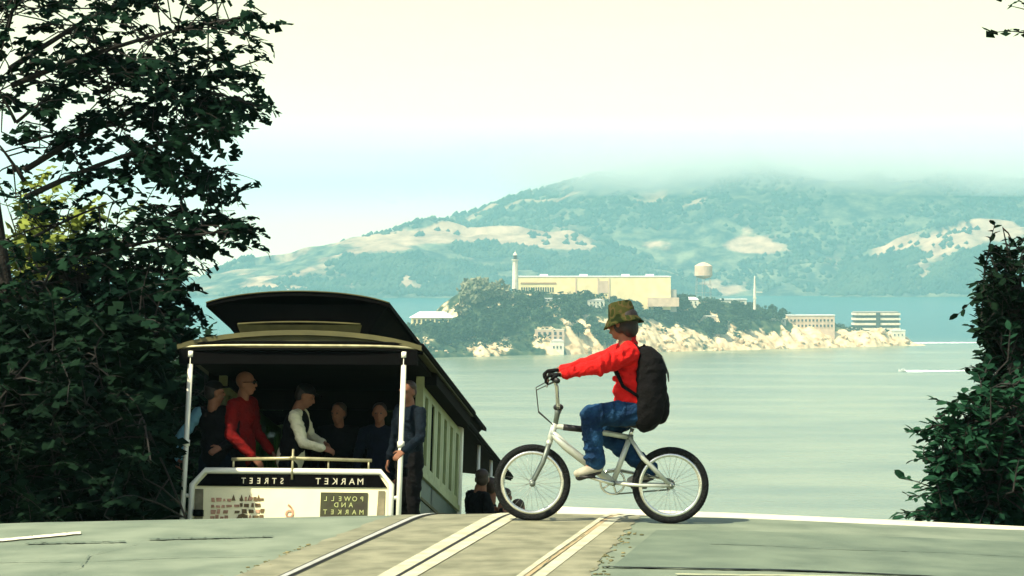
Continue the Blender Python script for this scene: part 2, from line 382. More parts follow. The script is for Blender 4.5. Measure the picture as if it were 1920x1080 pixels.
# far shore low ridge, then the foggy main hill, the grassy front ridge and the bare knoll on the right
hill('far_shore', [(-400, 530), (-100, 505), (150, 512), (330, 520), (480, 515), (700, 505), (1500, 505), (2300, 515)], 8200, 9000, [], 3, 160, 30, tree=6)
hill('foggy_hill', [(560, 575), (640, 520), (760, 450), (850, 411), (905, 388), (960, 371), (1040, 350), (1130, 325), (1250, 298), (1400, 286), (1550, 290), (1700, 302), (1800, 318), (1900, 334), (2150, 390), (2500, 500), (2600, 570)],
     5950, 6900, [(1400, 462, 60, 14, .55), (1440, 466, 35, 9, .45), (1120, 385, 40, 20, .22), (1310, 470, 22, 16, .2), (1330, 545, 120, 10, .2), (1700, 545, 130, 14, .22)], 11, 520, 110)
hill('grassy_ridge', [(250, 575), (330, 548), (392, 508), (450, 487), (500, 480), (552, 474), (575, 462), (640, 455), (700, 440), (770, 422), (815, 414), (850, 417), (905, 425), (1000, 431), (1080, 438), (1130, 452), (1180, 470), (1240, 488), (1300, 530), (1350, 572)],
     5600, 6150, [(720, 455, 150, 16, .42), (880, 440, 160, 20, .50), (1010, 445, 110, 20, .5), (1080, 455, 70, 14, .42), (1200, 478, 50, 8, .35), (500, 520, 60, 7, .4), (560, 540, 120, 6, .3), (480, 535, 50, 8, .35), (760, 525, 14, 14, .35)], 21, 480, 90)
hill('bare_knoll', [(1480, 575), (1540, 545), (1590, 485), (1620, 472), (1660, 458), (1710, 437), (1765, 416), (1820, 410), (1870, 416), (1930, 425), (2040, 450), (2200, 520), (2300, 575)],
     5750, 6100, [(1800, 440, 70, 30, .55), (1700, 465, 60, 16, .42), (1640, 478, 50, 10, .38), (1860, 440, 60, 26, .45), (1760, 480, 40, 14, .25)], 31, 300, 70)

# ------------------------------------------------------------------ the island
A0, A1, IW = np.array([-135.0, 2085.0]), np.array([385.0, 2448.0]), 170.0
ax = A1 - A0; IL = np.linalg.norm(ax); ax /= IL; nrm = np.array([-ax[1], ax[0]])
RIDGE = [(640, 640), (690, 618), (755, 614), (790, 611), (850, 600), (872, 570), (900, 552), (950, 549), (1100, 552), (1270, 556), (1320, 566), (1400, 574), (1455, 590), (1490, 603), (1560, 613), (1600, 617), (1690, 621), (1705, 640), (1720, 655), (1800, 670)]
s_ = np.linspace(-12, IL + 10, 380); t_ = np.linspace(-6, IW, 110)
Sg, Tg = np.meshgrid(s_, t_)
wob = vnoise(Sg, Tg * 0, 30, 5, 3) * 14
Xi = A0[0] + ax[0] * Sg + nrm[0] * Tg; Yi = A0[1] + ax[1] * Sg + nrm[1] * Tg
Pxi = 960 + Xi / Yi * F
xr = A0[0] + ax[0] * Sg + nrm[0] * 85; yr = A0[1] + ax[1] * Sg + nrm[1] * 85
Hr = EYE - (interp(960 + xr / yr * F, RIDGE) - YH) / F * yr - SEA
cliff = interp(Pxi, [(650, 4), (700, 8), (790, 8), (860, 9), (1000, 12), (1070, 22), (1140, 20), (1250, 16), (1400, 14), (1600, 14), (1690, 13), (1712, 4)])
cliff = np.minimum(cliff, Hr * .92)
Tn = Tg + wob * np.clip(1 - Tg / 60, 0, 1)
Zi = np.where(Tn < 14, cliff * np.clip(Tn / 14, 0, 1) ** .7, cliff + (Hr - cliff) * np.clip((Tn - 14) / 55, 0, 1) ** .85)
Zi = Zi * np.clip((IW - Tg) / 50, 0, 1) ** .6
endf = np.clip((Sg + 10) / 22, 0, 1) * np.clip((IL + 8 - Sg) / 10, 0, 1)
Zi = Zi * endf ** .5
Zi += np.clip(Zi / 8, 0, 1) * (vnoise(Sg, Tg, 22, 8, 4) * 7.5 * np.clip(1.3 - Tg / 70, .15, 1) - np.abs(vnoise(Sg, Tg * .3, 14, 9, 4)) * 11 * np.clip(1.2 - Tg / 40, 0, 1))
Zi = np.where(Tn < 0, -1.5, Zi)
Zi = np.maximum(Zi, -1.5) + SEA
me = grid_mesh('island', Xi, Yi, Zi)
Pyi = YH - (Zi - EYE) / Yi * F
rock = np.zeros(Zi.shape)
rock += .9 * interp(Pxi, [(1060, 0), (1075, 1), (1710, 1)]) * np.clip(1.25 - Tg / 26, 0, 1)
for cx, cy, rx, ry, a in [(1105, 635, 42, 28, 1.0), (1030, 640, 40, 22, .55), (1250, 640, 60, 22, .6), (900, 600, 60, 30, .22), (820, 600, 60, 10, .5), (1000, 575, 60, 9, .45), (930, 650, 50, 16, .35), (1330, 605, 40, 14, .5), (1520, 600, 60, 16, .4), (1620, 630, 80, 22, .9)]:
    rock += a * np.exp(-((Pxi - cx) / rx) ** 2 - ((Pyi - cy) / ry) ** 2)
rock += vnoise(Sg, Tg, 20, 15, 4) * 1.0 - .10 + .6 * np.maximum(vnoise(Sg, Tg, 9, 19, 2), 0) + interp(Pxi, [(1040, .16), (1080, 0)])
attr(me, 'rock', rock)
m = bpy.data.materials.new('island_ground'); m.use_nodes = True; N = m.node_tree; bs = N.nodes['Principled BSDF']
bs.inputs['Roughness'].default_value = .95; bs.inputs['Specular IOR Level'].default_value = .1
t = N.nodes.new('ShaderNodeTexCoord'); a = N.nodes.new('ShaderNodeAttribute'); a.attribute_name = 'rock'
x = N.nodes.new('ShaderNodeTexNoise'); x.inputs['Scale'].default_value = .16; x.inputs['Detail'].default_value = 6; N.links.new(t.outputs['Object'], x.inputs['Vector'])
ad = N.nodes.new('ShaderNodeMath'); N.links.new(a.outputs['Fac'], ad.inputs[0]); N.links.new(x.outputs['Fac'], ad.inputs[1])
mr = N.nodes.new('ShaderNodeMapRange'); mr.inputs['From Min'].default_value = .80; mr.inputs['From Max'].default_value = 1.0; N.links.new(ad.outputs[0], mr.inputs['Value'])
gr = N.nodes.new('ShaderNodeValToRGB'); gr.color_ramp.elements[0].color = (.012, .030, .016, 1); gr.color_ramp.elements[1].color = (.09, .11, .05, 1)
gr.color_ramp.elements[0].position = .4; gr.color_ramp.elements[1].position = .7; N.links.new(x.outputs['Fac'], gr.inputs['Fac'])
rk = N.nodes.new('ShaderNodeValToRGB'); rk.color_ramp.elements[0].color = (.33, .20, .09, 1); rk.color_ramp.elements[1].color = (.74, .58, .34, 1)
rk.color_ramp.elements[0].position = .30; rk.color_ramp.elements[1].position = .58; N.links.new(x.outputs['Fac'], rk.inputs['Fac'])
mi = N.nodes.new('ShaderNodeMix'); mi.data_type = 'RGBA'; N.links.new(mr.outputs[0], mi.inputs[0]); N.links.new(gr.outputs[0], mi.inputs[6]); N.links.new(rk.outputs[0], mi.inputs[7])
N.links.new(mi.outputs[2], bs.inputs['Base Color'])
o = link('island', me, m); o['kind'] = 'structure'
def island_z(x, y):
    d = np.array([x, y]) - A0; s = d @ ax; t = d @ nrm
    i = int(np.clip(np.searchsorted(t_, t), 1, len(t_) - 1)); j = int(np.clip(np.searchsorted(s_, s), 1, len(s_) - 1))
    return float(Zi[i, j]), t, s

# haze and the fog on the hill top
m = bpy.data.materials.new('haze_air'); m.use_nodes = True; N = m.node_tree; N.nodes.clear()
pv = N.nodes.new('ShaderNodeVolumePrincipled'); ov = N.nodes.new('ShaderNodeOutputMaterial'); N.links.new(pv.outputs[0], ov.inputs['Volume'])
pv.inputs['Color'].default_value = (.41, .82, .89, 1); pv.inputs['Density'].default_value = .000128; pv.inputs['Anisotropy'].default_value = .0
b = MB().bb((-6900, -300, SEA - 3), (6900, 10900, 345)); o = b.build('haze', m); o['kind'] = 'stuff'

m = bpy.data.materials.new('fog_air'); m.use_nodes = True; N = m.node_tree; N.nodes.clear()
pv = N.nodes.new('ShaderNodeVolumePrincipled'); ov = N.nodes.new('ShaderNodeOutputMaterial'); N.links.new(pv.outputs[0], ov.inputs['Volume'])
pv.inputs['Color'].default_value = (1.0, .975, .945, 1)
t = N.nodes.new('ShaderNodeTexCoord'); sp = N.nodes.new('ShaderNodeSeparateXYZ'); N.links.new(t.outputs['Object'], sp.inputs[0])
x = N.nodes.new('ShaderNodeTexNoise'); x.inputs['Scale'].default_value = .0022; x.inputs['Detail'].default_value = 3; N.links.new(t.outputs['Object'], x.inputs['Vector'])
xs = N.nodes.new('ShaderNodeMath'); xs.operation = 'MULTIPLY_ADD'; N.links.new(x.outputs['Fac'], xs.inputs[0]); xs.inputs[1].default_value = 150.0; N.links.new(sp.outputs['Z'], xs.inputs[2])
mr = N.nodes.new('ShaderNodeMapRange'); mr.interpolation_type = 'SMOOTHSTEP'
mr.inputs['From Min'].default_value = 222; mr.inputs['From Max'].default_value = 352; mr.inputs['To Max'].default_value = .0065
fx = N.nodes.new('ShaderNodeMapRange'); fx.interpolation_type = 'SMOOTHSTEP'; fx.inputs['From Min'].default_value = -250; fx.inputs['From Max'].default_value = 500; N.links.new(sp.outputs['X'], fx.inputs['Value'])
ft = N.nodes.new('ShaderNodeMapRange'); ft.interpolation_type = 'SMOOTHSTEP'; ft.inputs['From Min'].default_value = 338; ft.inputs['From Max'].default_value = 285; N.links.new(sp.outputs['Z'], ft.inputs['Value'])
f1 = N.nodes.new('ShaderNodeMath'); f1.operation = 'MULTIPLY'; N.links.new(fx.outputs[0], f1.inputs[0]); N.links.new(ft.outputs[0], f1.inputs[1])
f2 = N.nodes.new('ShaderNodeMath'); f2.operation = 'MULTIPLY'; N.links.new(f1.outputs[0], f2.inputs[0]); N.links.new(mr.outputs[0], f2.inputs[1])
N.links.new(xs.outputs[0], mr.inputs['Value']); N.links.new(f2.outputs[0], pv.inputs['Density'])
o = MB().bb((-350, 6250, 165), (2600, 7700, 340)).build('fog', m); o['kind'] = 'stuff'

# ------------------------------------------------------------------ island buildings and trees
M['cream_wall'] = mat('cream_wall', (.88, .75, .40), .9, (.78, .64, .32), .15)
M['white_wall'] = mat('white_wall', (.80, .76, .60), .9, (.62, .56, .42), .3)
M['pink_wall'] = mat('pink_wall', (.70, .52, .36), .9, (.55, .40, .27), .2)
M['white_roof'] = mat('white_roof', (.82, .82, .76), .7, (.70, .70, .64), .3)
M['grey_roof'] = mat('grey_roof', (.42, .40, .34), .8)
M['dark_window'] = mat('dark_window', (.05, .06, .06), .3)
M['brown_trim'] = mat('brown_trim', (.42, .25, .12), .8)
M['dark_slab'] = mat('dark_slab', (.06, .08, .07), .8)
def rotz(a): return Matrix.Rotation(a, 4, 'Z')
def building(name, label, px, py_base, D, w, h, dep, ang=0.0, wall='cream_wall', roof='white_roof', roofh=0.6, over=0.5, win=None, sink=5, hip=False, group=None, cat='building'):
    """w, h, dep in metres; px is the left edge of the front in the photo, py_base its foot"""
    for Dq in np.arange(2060, 2560, 4.0):      # stand it where the line of sight meets the island
        q = at(px + w / 2 / Dq * F, py_base, Dq)
        if island_z(q.x, q.y)[0] >= q.z: D = float(Dq); break
    p = at(px, py_base, D)
    e = empty(name, label, cat, p, group); e.rotation_euler = (0, 0, ang)
    MB().bb((0, 0, -sink), (w, dep, h)).build('wall', M[wall], e)
    if hip:
        r = MB(); o_ = over
        r.add([(-o_, -o_, h), (w + o_, -o_, h), (w + o_, dep + o_, h), (-o_, dep + o_, h), (dep * .35, dep / 2, h + roofh), (w - dep * .35, dep / 2, h + roofh)],
              [(0, 1, 5, 4), (1, 2, 5), (2, 3, 4, 5), (3, 0, 4), (3, 2, 1, 0)])
        r.build('roof', M[roof], e)
    else:
        MB().bb((-over, -over, h), (w + over, dep + over, h + roofh)).build('roof', M[roof], e)
    if win:
        nrow, ncol, ww, wh, z0, dz, x0, x1 = win
        wm = MB().box((0, 0, 0), (ww, .25, wh)).mesh('window'); wm.materials.append(M['dark_window'])
        sm = MB().box((0, -.12, -wh / 2 - .2), (ww + .5, .35, .3)).mesh('sill'); sm.materials.append(M[wall])
        for r_ in range(nrow):
            for c_ in range(ncol):
                x = x0 + (x1 - x0) * (c_ + .5) / ncol
                wo = link('window', wm, None, e); wo.location = (x, -.06, z0 + r_ * dz)
                so = link('sill', sm, None, wo)
    return e
# the long cell block
cb = building('cell_block', 'long cream prison block on top of the island', 968, 556, 2290, 139, 17.5, 38, R(2.5), 'cream_wall', 'white_roof', .9, .4,
              (1, 14, 1.3, 4.2, 6.2, 0, 4, 34), sink=12)
for o_ in MB(),: 
    o_.bb((4, -.35, 11.2), (36, -.02, 12.6)); o_.build('cornice', M['brown_trim'], cb)
for x in (53.0, 73.0, 83.0): MB().bb((x, -.5, -6), (x + 1.2, -.02, 16.5)).build('pilaster', M['pink_wall'], cb)
MB().bb((74.4, -.3, 3), (82.4, -.02, 14)).build('doorway', M['pink_wall'], cb)
MB().bb((-5, -7, -16), (60, -.6, 2.2)).build('lower_wing', M['pink_wall'], cb)
MB().bb((139, 2, -14), (144.5, 34, 6)).build('end_wing', M['grey_roof'], cb)
MB().bb((118, -5, -9), (146, -.6, -1.0)).build('front_terrace', M['pink_wall'], cb)
for x in (22, 58, 96, 118):
    MB().bb((x, 12, 18.4), (x + 7, 18, 20.0)).build('skylight', M['white_roof'], cb)
# tall white lighthouse beside it
p = at(966, 556, 2280); e = empty('lighthouse', 'tall pale tower at the left end of the cell block', 'lighthouse', p)
MB().lathe([(3.3, -14), (3.0, 0), (2.5, 20), (2.3, 32)], 8).build('tower', M['white_wall'], e)
MB().lathe([(3.3, 32), (3.3, 32.9)], 8).build('gallery', M['white_wall'], e)
MB().lathe([(1.7, 32.9), (1.7, 36.6)], 8).build('lantern', M['dark_window'], e)
MB().lathe([(2.1, 36.6), (1.2, 38.3), (.25, 39.4), (.15, 41)], 8).build('dome', M['white_wall'], e)
# water tower
p = at(1319, 553, 2420); e = empty('water_tower', 'round tan water tank raised on legs', 'water tower', p)
MB().lathe([(.6, 15.0), (6, 16.2), (8.1, 18.2), (8.3, 18.4), (8.3, 27.2), (7.9, 27.6), (3.5, 30.0), (.3, 30.8)], 20).build('tank', M['pink_wall'], e, smooth=False)
MB().lathe([(8.9, 18.0), (8.9, 18.5)], 20).build('walkway', M['grey_roof'], e)
for k in range(6):
    a = k * math.pi / 3 + .3
    MB().tube([(8.6 * math.cos(a), 8.6 * math.sin(a), -18), (7.2 * math.cos(a), 7.2 * math.sin(a), 18)], .22, 6).build('leg', M['grey_roof'], e)
for z in (2, 10):
    MB().tube([(8.0 * math.cos(k * math.pi / 3 + .3), 8.0 * math.sin(k * math.pi / 3 + .3), z) for k in range(6)], .12, 5, closed=True).build('brace', M['grey_roof'], e)
# mast with cross arm
p = at(1415, 576, 2380); e = empty('mast', 'thin white mast with a cross arm right of the water tank', 'mast', p)
MB().tube([(0, 0, -8), (0, 0, 16), (0, 0, 29)], [1.5, 1.1, .5], 8).build('pole', M['white_wall'], e)
MB().bb((.6, -.3, 13.6), (7, .3, 14.3)).build('cross_arm', M['white_wall'], e)
MB().bb((-1.6, -1.6, 8), (1.6, 1.6, 9)).build('platform', M['white_wall'], e)
# hip roofed building at the left end
e = building('barracks', 'white hip roofed building with a row of yellow piers, left end of the island', 772, 610, 2175, 36, 6.5, 20, R(4), 'cream_wall', 'white_roof', 5.2, 1.6, (1, 9, 2.3, 3.4, 3.4, 0, 1, 35), hip=True)
for k in range(10): MB().bb((k * 3.85, -1.2, -6), (k * 3.85 + 1.0, -.3, 6.4)).build('pier', M['cream_wall'], e)
MB().bb((-3, -9, -12), (38, -1.4, -2.0)).build('terrace', M['pink_wall'], e)
building('guardhouse', 'small white flat roofed house between the trees below the cell block', 996, 566, 2225, 27, 2.6, 9, R(2), 'white_wall', 'white_roof', .8, .6, (1, 6, 1.3, 1.4, 1.4, 0, 1, 26))
building('store_house', 'pale low house in the trees under the middle of the cell block', 1102, 578, 2230, 15, 7, 9, R(6), 'white_wall', 'grey_roof', 1.5, .4, (2, 4, 1.2, 1.5, 2, 3, 1, 14), hip=True)
building('ruined_house', 'roofless speckled ruin low on the wooded slope', 1004, 640, 2165, 25, 10, 10, R(5), 'pink_wall', 'white_wall', .3, .1, (2, 5, 2.2, 2.6, 2.5, 4.2, 1, 24))
building('boat_shed', 'small tan house on the rocks below the ruin', 1033, 660, 2148, 11, 9, 7, R(-4), 'white_wall', 'grey_roof', 2.2, .4, (1, 3, 1.4, 2.2, 4, 3, 1, 10), hip=True)
building('keeper_house', 'broad white house left of the mast', 1352, 573, 2390, 24, 5.5, 12, R(3), 'white_wall', 'white_roof', .8, .6, (1, 6, 1.4, 1.8, 2.6, 0, 1, 23))
building('cottage', 'small white cottage just right of the cell block end', 1283, 572, 2360, 13, 5, 9, R(-5), 'white_wall', 'white_roof', 2.4, .5, (1, 3, 1.3, 1.7, 2.4, 0, 1, 12), hip=True)
building('workshop', 'tan block house among trees above the pale cliff', 1306, 612, 2330, 18, 9, 10, R(4), 'pink_wall', 'white_wall', .7, .3, (2, 4, 1.4, 1.8, 2.4, 3.8, 1, 17))
e = building('laundry_building', 'long low pinkish building with two floors above the right cliff', 1478, 617, 2440, 44, 12.5, 14, R(5), 'pink_wall', 'white_roof', .8, .5, (2, 12, 1.7, 2.2, 3.0, 5, 1, 43), sink=9)
MB().bb((-20, 3, -9), (-.3, 12, 5.5)).build('lower_wing', M['grey_roof'], e)
building('model_shed', 'grey flat roofed shed left of the long pinkish building', 1440, 606, 2450, 17, 4, 10, R(5), 'grey_roof', 'white_wall', .5, .4, (1, 5, 1.3, 1.5, 2, 0, 1, 16))
# building of open floors on the right tip
p = at(1604, 618, 2470); e = empty('power_house', 'striped open building of dark floors and white slabs at the right tip', 'building', p); e.rotation_euler = (0, 0, R(5))
MB().bb((1, 2, -8), (43, 17, 16.4)).build('wall', M['dark_slab'], e)
for k, z in enumerate((-.6, 4.2, 9.0, 13.8)):
    MB().bb((0 if k else -2, 0, z), (44, 19, z + 2.1)).build('floor_slab', M['white_wall'], e)
MB().bb((1, 1, 16.4), (42, 18, 17.2)).build('roof', M['grey_roof'], e)
for k in range(7): MB().bb((.5 + k * 7, 1.2, -8), (1.1 + k * 7, 1.9, 16)).build('column', M['dark_slab'], e)
MB().bb((20, -1, -6), (24, .2, 16)).build('stair_tower', M['dark_slab'], e)
building('pump_house', 'small white hut at the tip beside the striped building', 1672, 634, 2430, 13, 7, 8, R(3), 'white_wall', 'white_roof', .8, .4, (1, 3, 1.2, 1.6, 3, 0, 1, 12))

def clump_mesh(name, n, seed, m):
    r = random.Random(seed); b = MB()
    for i in range(n):
        a = r.uniform(0, 6.283); z = r.uniform(-.75, 1); q = math.sqrt(max(0, 1 - z * z)) * r.uniform(.55, 1.0)
        c = Vector((q * math.cos(a), q * math.sin(a), z * r.uniform(.6, 1)))
        s = r.uniform(.16, .34); ax_ = Vector((r.gauss(0, 1), r.gauss(0, 1), r.gauss(0, 1))).normalized(); u = ax_.orthogonal().normalized() * s; v = ax_.cross(u)
        b.add([c + u, c + v, c - u, c - v, c + ax_ * s * .6], [(0, 1, 4), (1, 2, 4), (2, 3, 4), (3, 0, 4)])
    me = b.mesh(name); me.materials.append(m); return me
M['island_leaf'] = mat('island_leaf', (.055, .085, .045), .9, (.012, .030, .018), .5, spec=.1)
M['pale_leaf'] = mat('pale_leaf', (.30, .28, .17), .9, (.10, .12, .07), .5, spec=.1)
M['bark'] = mat('bark', (.018, .016, .012), .9, (.008, .008, .006), 8, .4, 30)
crowns = [clump_mesh('crown', 170, 50 + k, M['island_leaf']) for k in range(4)]; pcrowns = [clump_mesh('crown', 90, 80 + k, M['pale_leaf']) for k in range(2)]
trunk_me = MB().tube([(0, 0, -1.3), (0, 0, .2)], [.09, .05], 6).mesh('trunk'); trunk_me.materials.append(M['bark'])
def island_tree(px, D, h, pale=False):
    x = (px - 960) / F * D; z, t, s = island_z(x, D)
    if z < SEA + 1.5: return
    e = empty('tree', 'pale bare tree standing against the water left of the cell block' if pale else 'dark green rounded tree on the island slope', 'tree', (x, D, z + h * .55), 'pale trees left of the cell block' if pale else 'dark trees on the island')
    e.scale = (h * .62 * random.uniform(.8, 1.3), h * .62, h * .6); e.rotation_euler = (0, 0, random.uniform(0, 6))
    link('crown', random.choice(pcrowns if pale else crowns), None, e); link('trunk', trunk_me, None, e)
for i in range(135):
    px = random.uniform(800, 1090) if i < 70 else random.uniform(1080, 1470)
    s_t = random.uniform(24, 68)
    s0 = (np.interp(px, [640, 1720], [0, IL])); D = float(A0[1] + ax[1] * s0 + nrm[1] * s_t)
    island_tree(px, D, random.uniform(4.5, 9.5) * (1.15 if px < 960 else 1))
for px, D, h in ((1150, 2255, 10), (1175, 2250, 12), (1196, 2250, 11), (1215, 2255, 10), (1110, 2250, 8), (1065, 2245, 8), (1240, 2270, 9), (1120, 2238, 11), (1138, 2235, 12), (1160, 2236, 13), (1184, 2238, 15), (1203, 2240, 14), (1222, 2243, 13), (1236, 2245, 10), (1255, 2262, 8), (1085, 2230, 9), (1330, 2330, 12), (1350, 2330, 10), (1395, 2350, 10)): island_tree(px, D, h)
for px, D, h in ((868, 2240, 12), (882, 2245, 19), (893, 2240, 20), (906, 2250, 15), (925, 2245, 12), (938, 2250, 14), (952, 2250, 9)): island_tree(px, D, h, True)
# shrubs covering the slope
b = MB(); r = random.Random(5)
for i in range(1500):
    s0 = r.uniform(0, IL); tt = r.uniform(8, 80)
    x = A0[0] + ax[0] * s0 + nrm[0] * tt; y = A0[1] + ax[1] * s0 + nrm[1] * tt; z, _, _ = island_z(x, y)
    if z < SEA + 3: continue
    px = 960 + x / y * F
    if px > 1080 and tt < 30 and r.random() < .85: continue
    if px > 1430 and r.random() < .6: continue
    k = r.uniform(.8, 2.6)
    for q in range(7):
        c = Vector((x + r.gauss(0, k), y + r.gauss(0, k), z + abs(r.gauss(0, k * .7)))); a_ = Vector((r.gauss(0, 1), r.gauss(0, 1), abs(r.gauss(0, 1)))).normalized(); u = a_.orthogonal().normalized() * k * .7; v = a_.cross(u)
        b.add([c + u, c + v, c - u, c - v, c + a_ * k * .5], [(0, 1, 4), (1, 2, 4), (2, 3, 4), (3, 0, 4)])
o = b.build('scrub', M['island_leaf']); o['kind'] = 'stuff'
# boulders along the shore
M['rock'] = mat('rock', (.74, .58, .36), .95, (.38, .25, .13), .35, .6, 1.5, spec=.1)
b = MB()
for i in range(150):
    s0 = r.uniform(IL * .38, IL - 2) if r.random() < .8 else r.uniform(10, IL * .4); tt = r.uniform(-3, 16)
    x = A0[0] + ax[0] * s0 + nrm[0] * tt; y = A0[1] + ax[1] * s0 + nrm[1] * tt; z, _, _ = island_z(x, y); z = max(z, SEA)
    k = r.uniform(.5, 1.3) ** 2 * 1.7
    vs = MB().ell((0, 0, 0), (k * r.uniform(.8, 1.5), k, k * r.uniform(.6, 1.1)), n=7, m=5)
    b.add([Vector(v) * (1 + .25 * noise.noise(Vector(v) * .9 + Vector((i, 0, 0)))) + Vector((x, y, z + k * .2)) for v in vs.v], vs.f)
o = b.build('boulders', M['rock']); o['kind'] = 'stuff'

# boats and wakes
M['foam'] = mat('foam', (.85, .85, .80), .9, (.62, .68, .62), .6)
def wake(px0, px1, py, w0, w1, curve=0.0):
    D = (EYE - SEA) * F / (py - YH); n = 50; vs = []; r_ = random.Random(px0)
    for i in range(n):
        t = i / (n - 1); x = (px0 + (px1 - px0) * t - 960) / F * D; w = w0 + (w1 - w0) * t
        yc = D + curve * t
        a_, c_ = w * r_.uniform(.6, 1.2), w * r_.uniform(.6, 1.2)
        vs += [(x, yc - a_, SEA + .05), (x, yc - a_ * .4, SEA + .5 * r_.uniform(.4, 1.2)), (x, yc + c_ * .4, SEA + .5 * r_.uniform(.4, 1.2)), (x, yc + c_, SEA + .05)]
    b = MB().add(vs, [(i * 4 + k, i * 4 + k + 1, i * 4 + 5 + k, i * 4 + 4 + k) for i in range(n - 1) for k in range(3)])
    o = b.build('wake', M['foam']); o['kind'] = 'stuff'; return D
M['hull'] = mat('hull', (.80, .80, .74), .4, (.7, .7, .64), 3)
def boat(px, py, L, label, D, face=-1):
    e = empty('motorboat', label, 'boat', ((px - 960) / F * D, D, SEA)); e.rotation_euler = (0, 0, 0 if face > 0 else math.pi)
    h = MB(); st = [(-.5, .16, .10), (-.2, .19, .11), (.15, .18, .13), (.36, .10, .17), (.5, .004, .21)]
    vs = []
    for t, w, z in st: vs += [(t * L, -w * L, z * L), (t * L, -w * .6 * L, -.02 * L), (t * L, w * .6 * L, -.02 * L), (t * L, w * L, z * L)]
    h.add(vs, [(i * 4 + k, i * 4 + k + 1, i * 4 + 5 + k, i * 4 + 4 + k) for i in range(4) for k in range(3)] + [(i * 4, i * 4 + 4, i * 4 + 7, i * 4 + 3) for i in range(4)] + [(0, 1, 2, 3)])
    h.build('hull', M['hull'], e)
    c = MB().prism([(-.18 * L, .11 * L), (.20 * L, .12 * L), (.10 * L, .26 * L), (-.18 * L, .27 * L)], .24 * L, 'y', -.12 * L); c.build('cabin', M['hull'], e)
    MB().bb((-.12 * L, -.125 * L, .17 * L), (.08 * L, .125 * L, .23 * L)).build('window', M['dark_window'], e)
D = wake(1694, 1815, 696, 22.0, 6.0, 6); boat(1693, 696, 6.5, 'small white motorboat trailing a wake in the near water', D)
D = wake(1706, 1850, 643, 20.0, 12.0, 10); boat(1836, 643, 9, 'distant white boat with a long wake behind the island tip', D, 1)

# ------------------------------------------------------------------ street trees
def leafmat(name, a, b_, tr=.25):
    m = mat(name, a, .8, b_, 1.2, spec=.02)
    return m
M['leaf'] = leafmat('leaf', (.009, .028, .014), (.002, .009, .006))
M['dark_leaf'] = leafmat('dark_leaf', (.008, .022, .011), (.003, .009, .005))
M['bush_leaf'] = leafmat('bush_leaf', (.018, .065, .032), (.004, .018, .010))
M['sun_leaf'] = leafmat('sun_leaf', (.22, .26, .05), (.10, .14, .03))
LEAF = [(0, 0, 0), (.30, .34, .05), (.50, .12, .06), (.62, .42, .0), (1.0, 0, -.10), (.62, -.42, .0), (.50, -.12, .06), (.30, -.34, .05)]   # lobed, folded along the midrib
LF = [(0, 2, 1), (2, 4, 3), (0, 6, 2), (2, 6, 4), (0, 7, 6), (6, 5, 4)]
OVAL = [(0, 0, 0), (.35, .26, .05), (.75, .22, .03), (1, 0, -.05), (.75, -.22, .03), (.35, -.26, .05)]
OF = [(0, 3, 2, 1), (0, 5, 4, 3)]
def leaf_matrix(p, d, size, rr):
    d = d.normalized(); up = Vector((rr.gauss(0, .45), rr.gauss(0, .45), 1)).normalized()
    s = up.cross(d)
    if s.length < 1e-3: s = Vector((1, 0, 0))
    s.normalize(); u = d.cross(s)
    return Matrix(((d.x * size, s.x * size, u.x * size, p.x), (d.y * size, s.y * size, u.y * size, p.y), (d.z * size, s.z * size, u.z * size, p.z), (0, 0, 0, 1)))
def spray(c, direction, L, nl, size, rr, out, stems, droop=.25):
    """one twig with leaves on both sides"""
    d = direction.normalized(); pts = [c + d * L * t + Vector((0, 0, -droop * L * t * t)) for t in (0, .33, .66, 1)]
    stems.tube(pts, [.007, .006, .004, .003], 4, cap=False)
    for k in range(nl):
        t = (k + .6) / nl; p = c + d * L * t + Vector((0, 0, -droop * L * t * t))
        side = d.cross(Vector((0, 0, 1))).normalized() * (1 if k % 2 else -1)
        ld = d * rr.uniform(.2, .9) + side * rr.uniform(.3, 1.0) + Vector((0, 0, rr.uniform(-.75, .25)))
        out.append(leaf_matrix(p, ld, size * rr.uniform(.65, 1.25), rr))
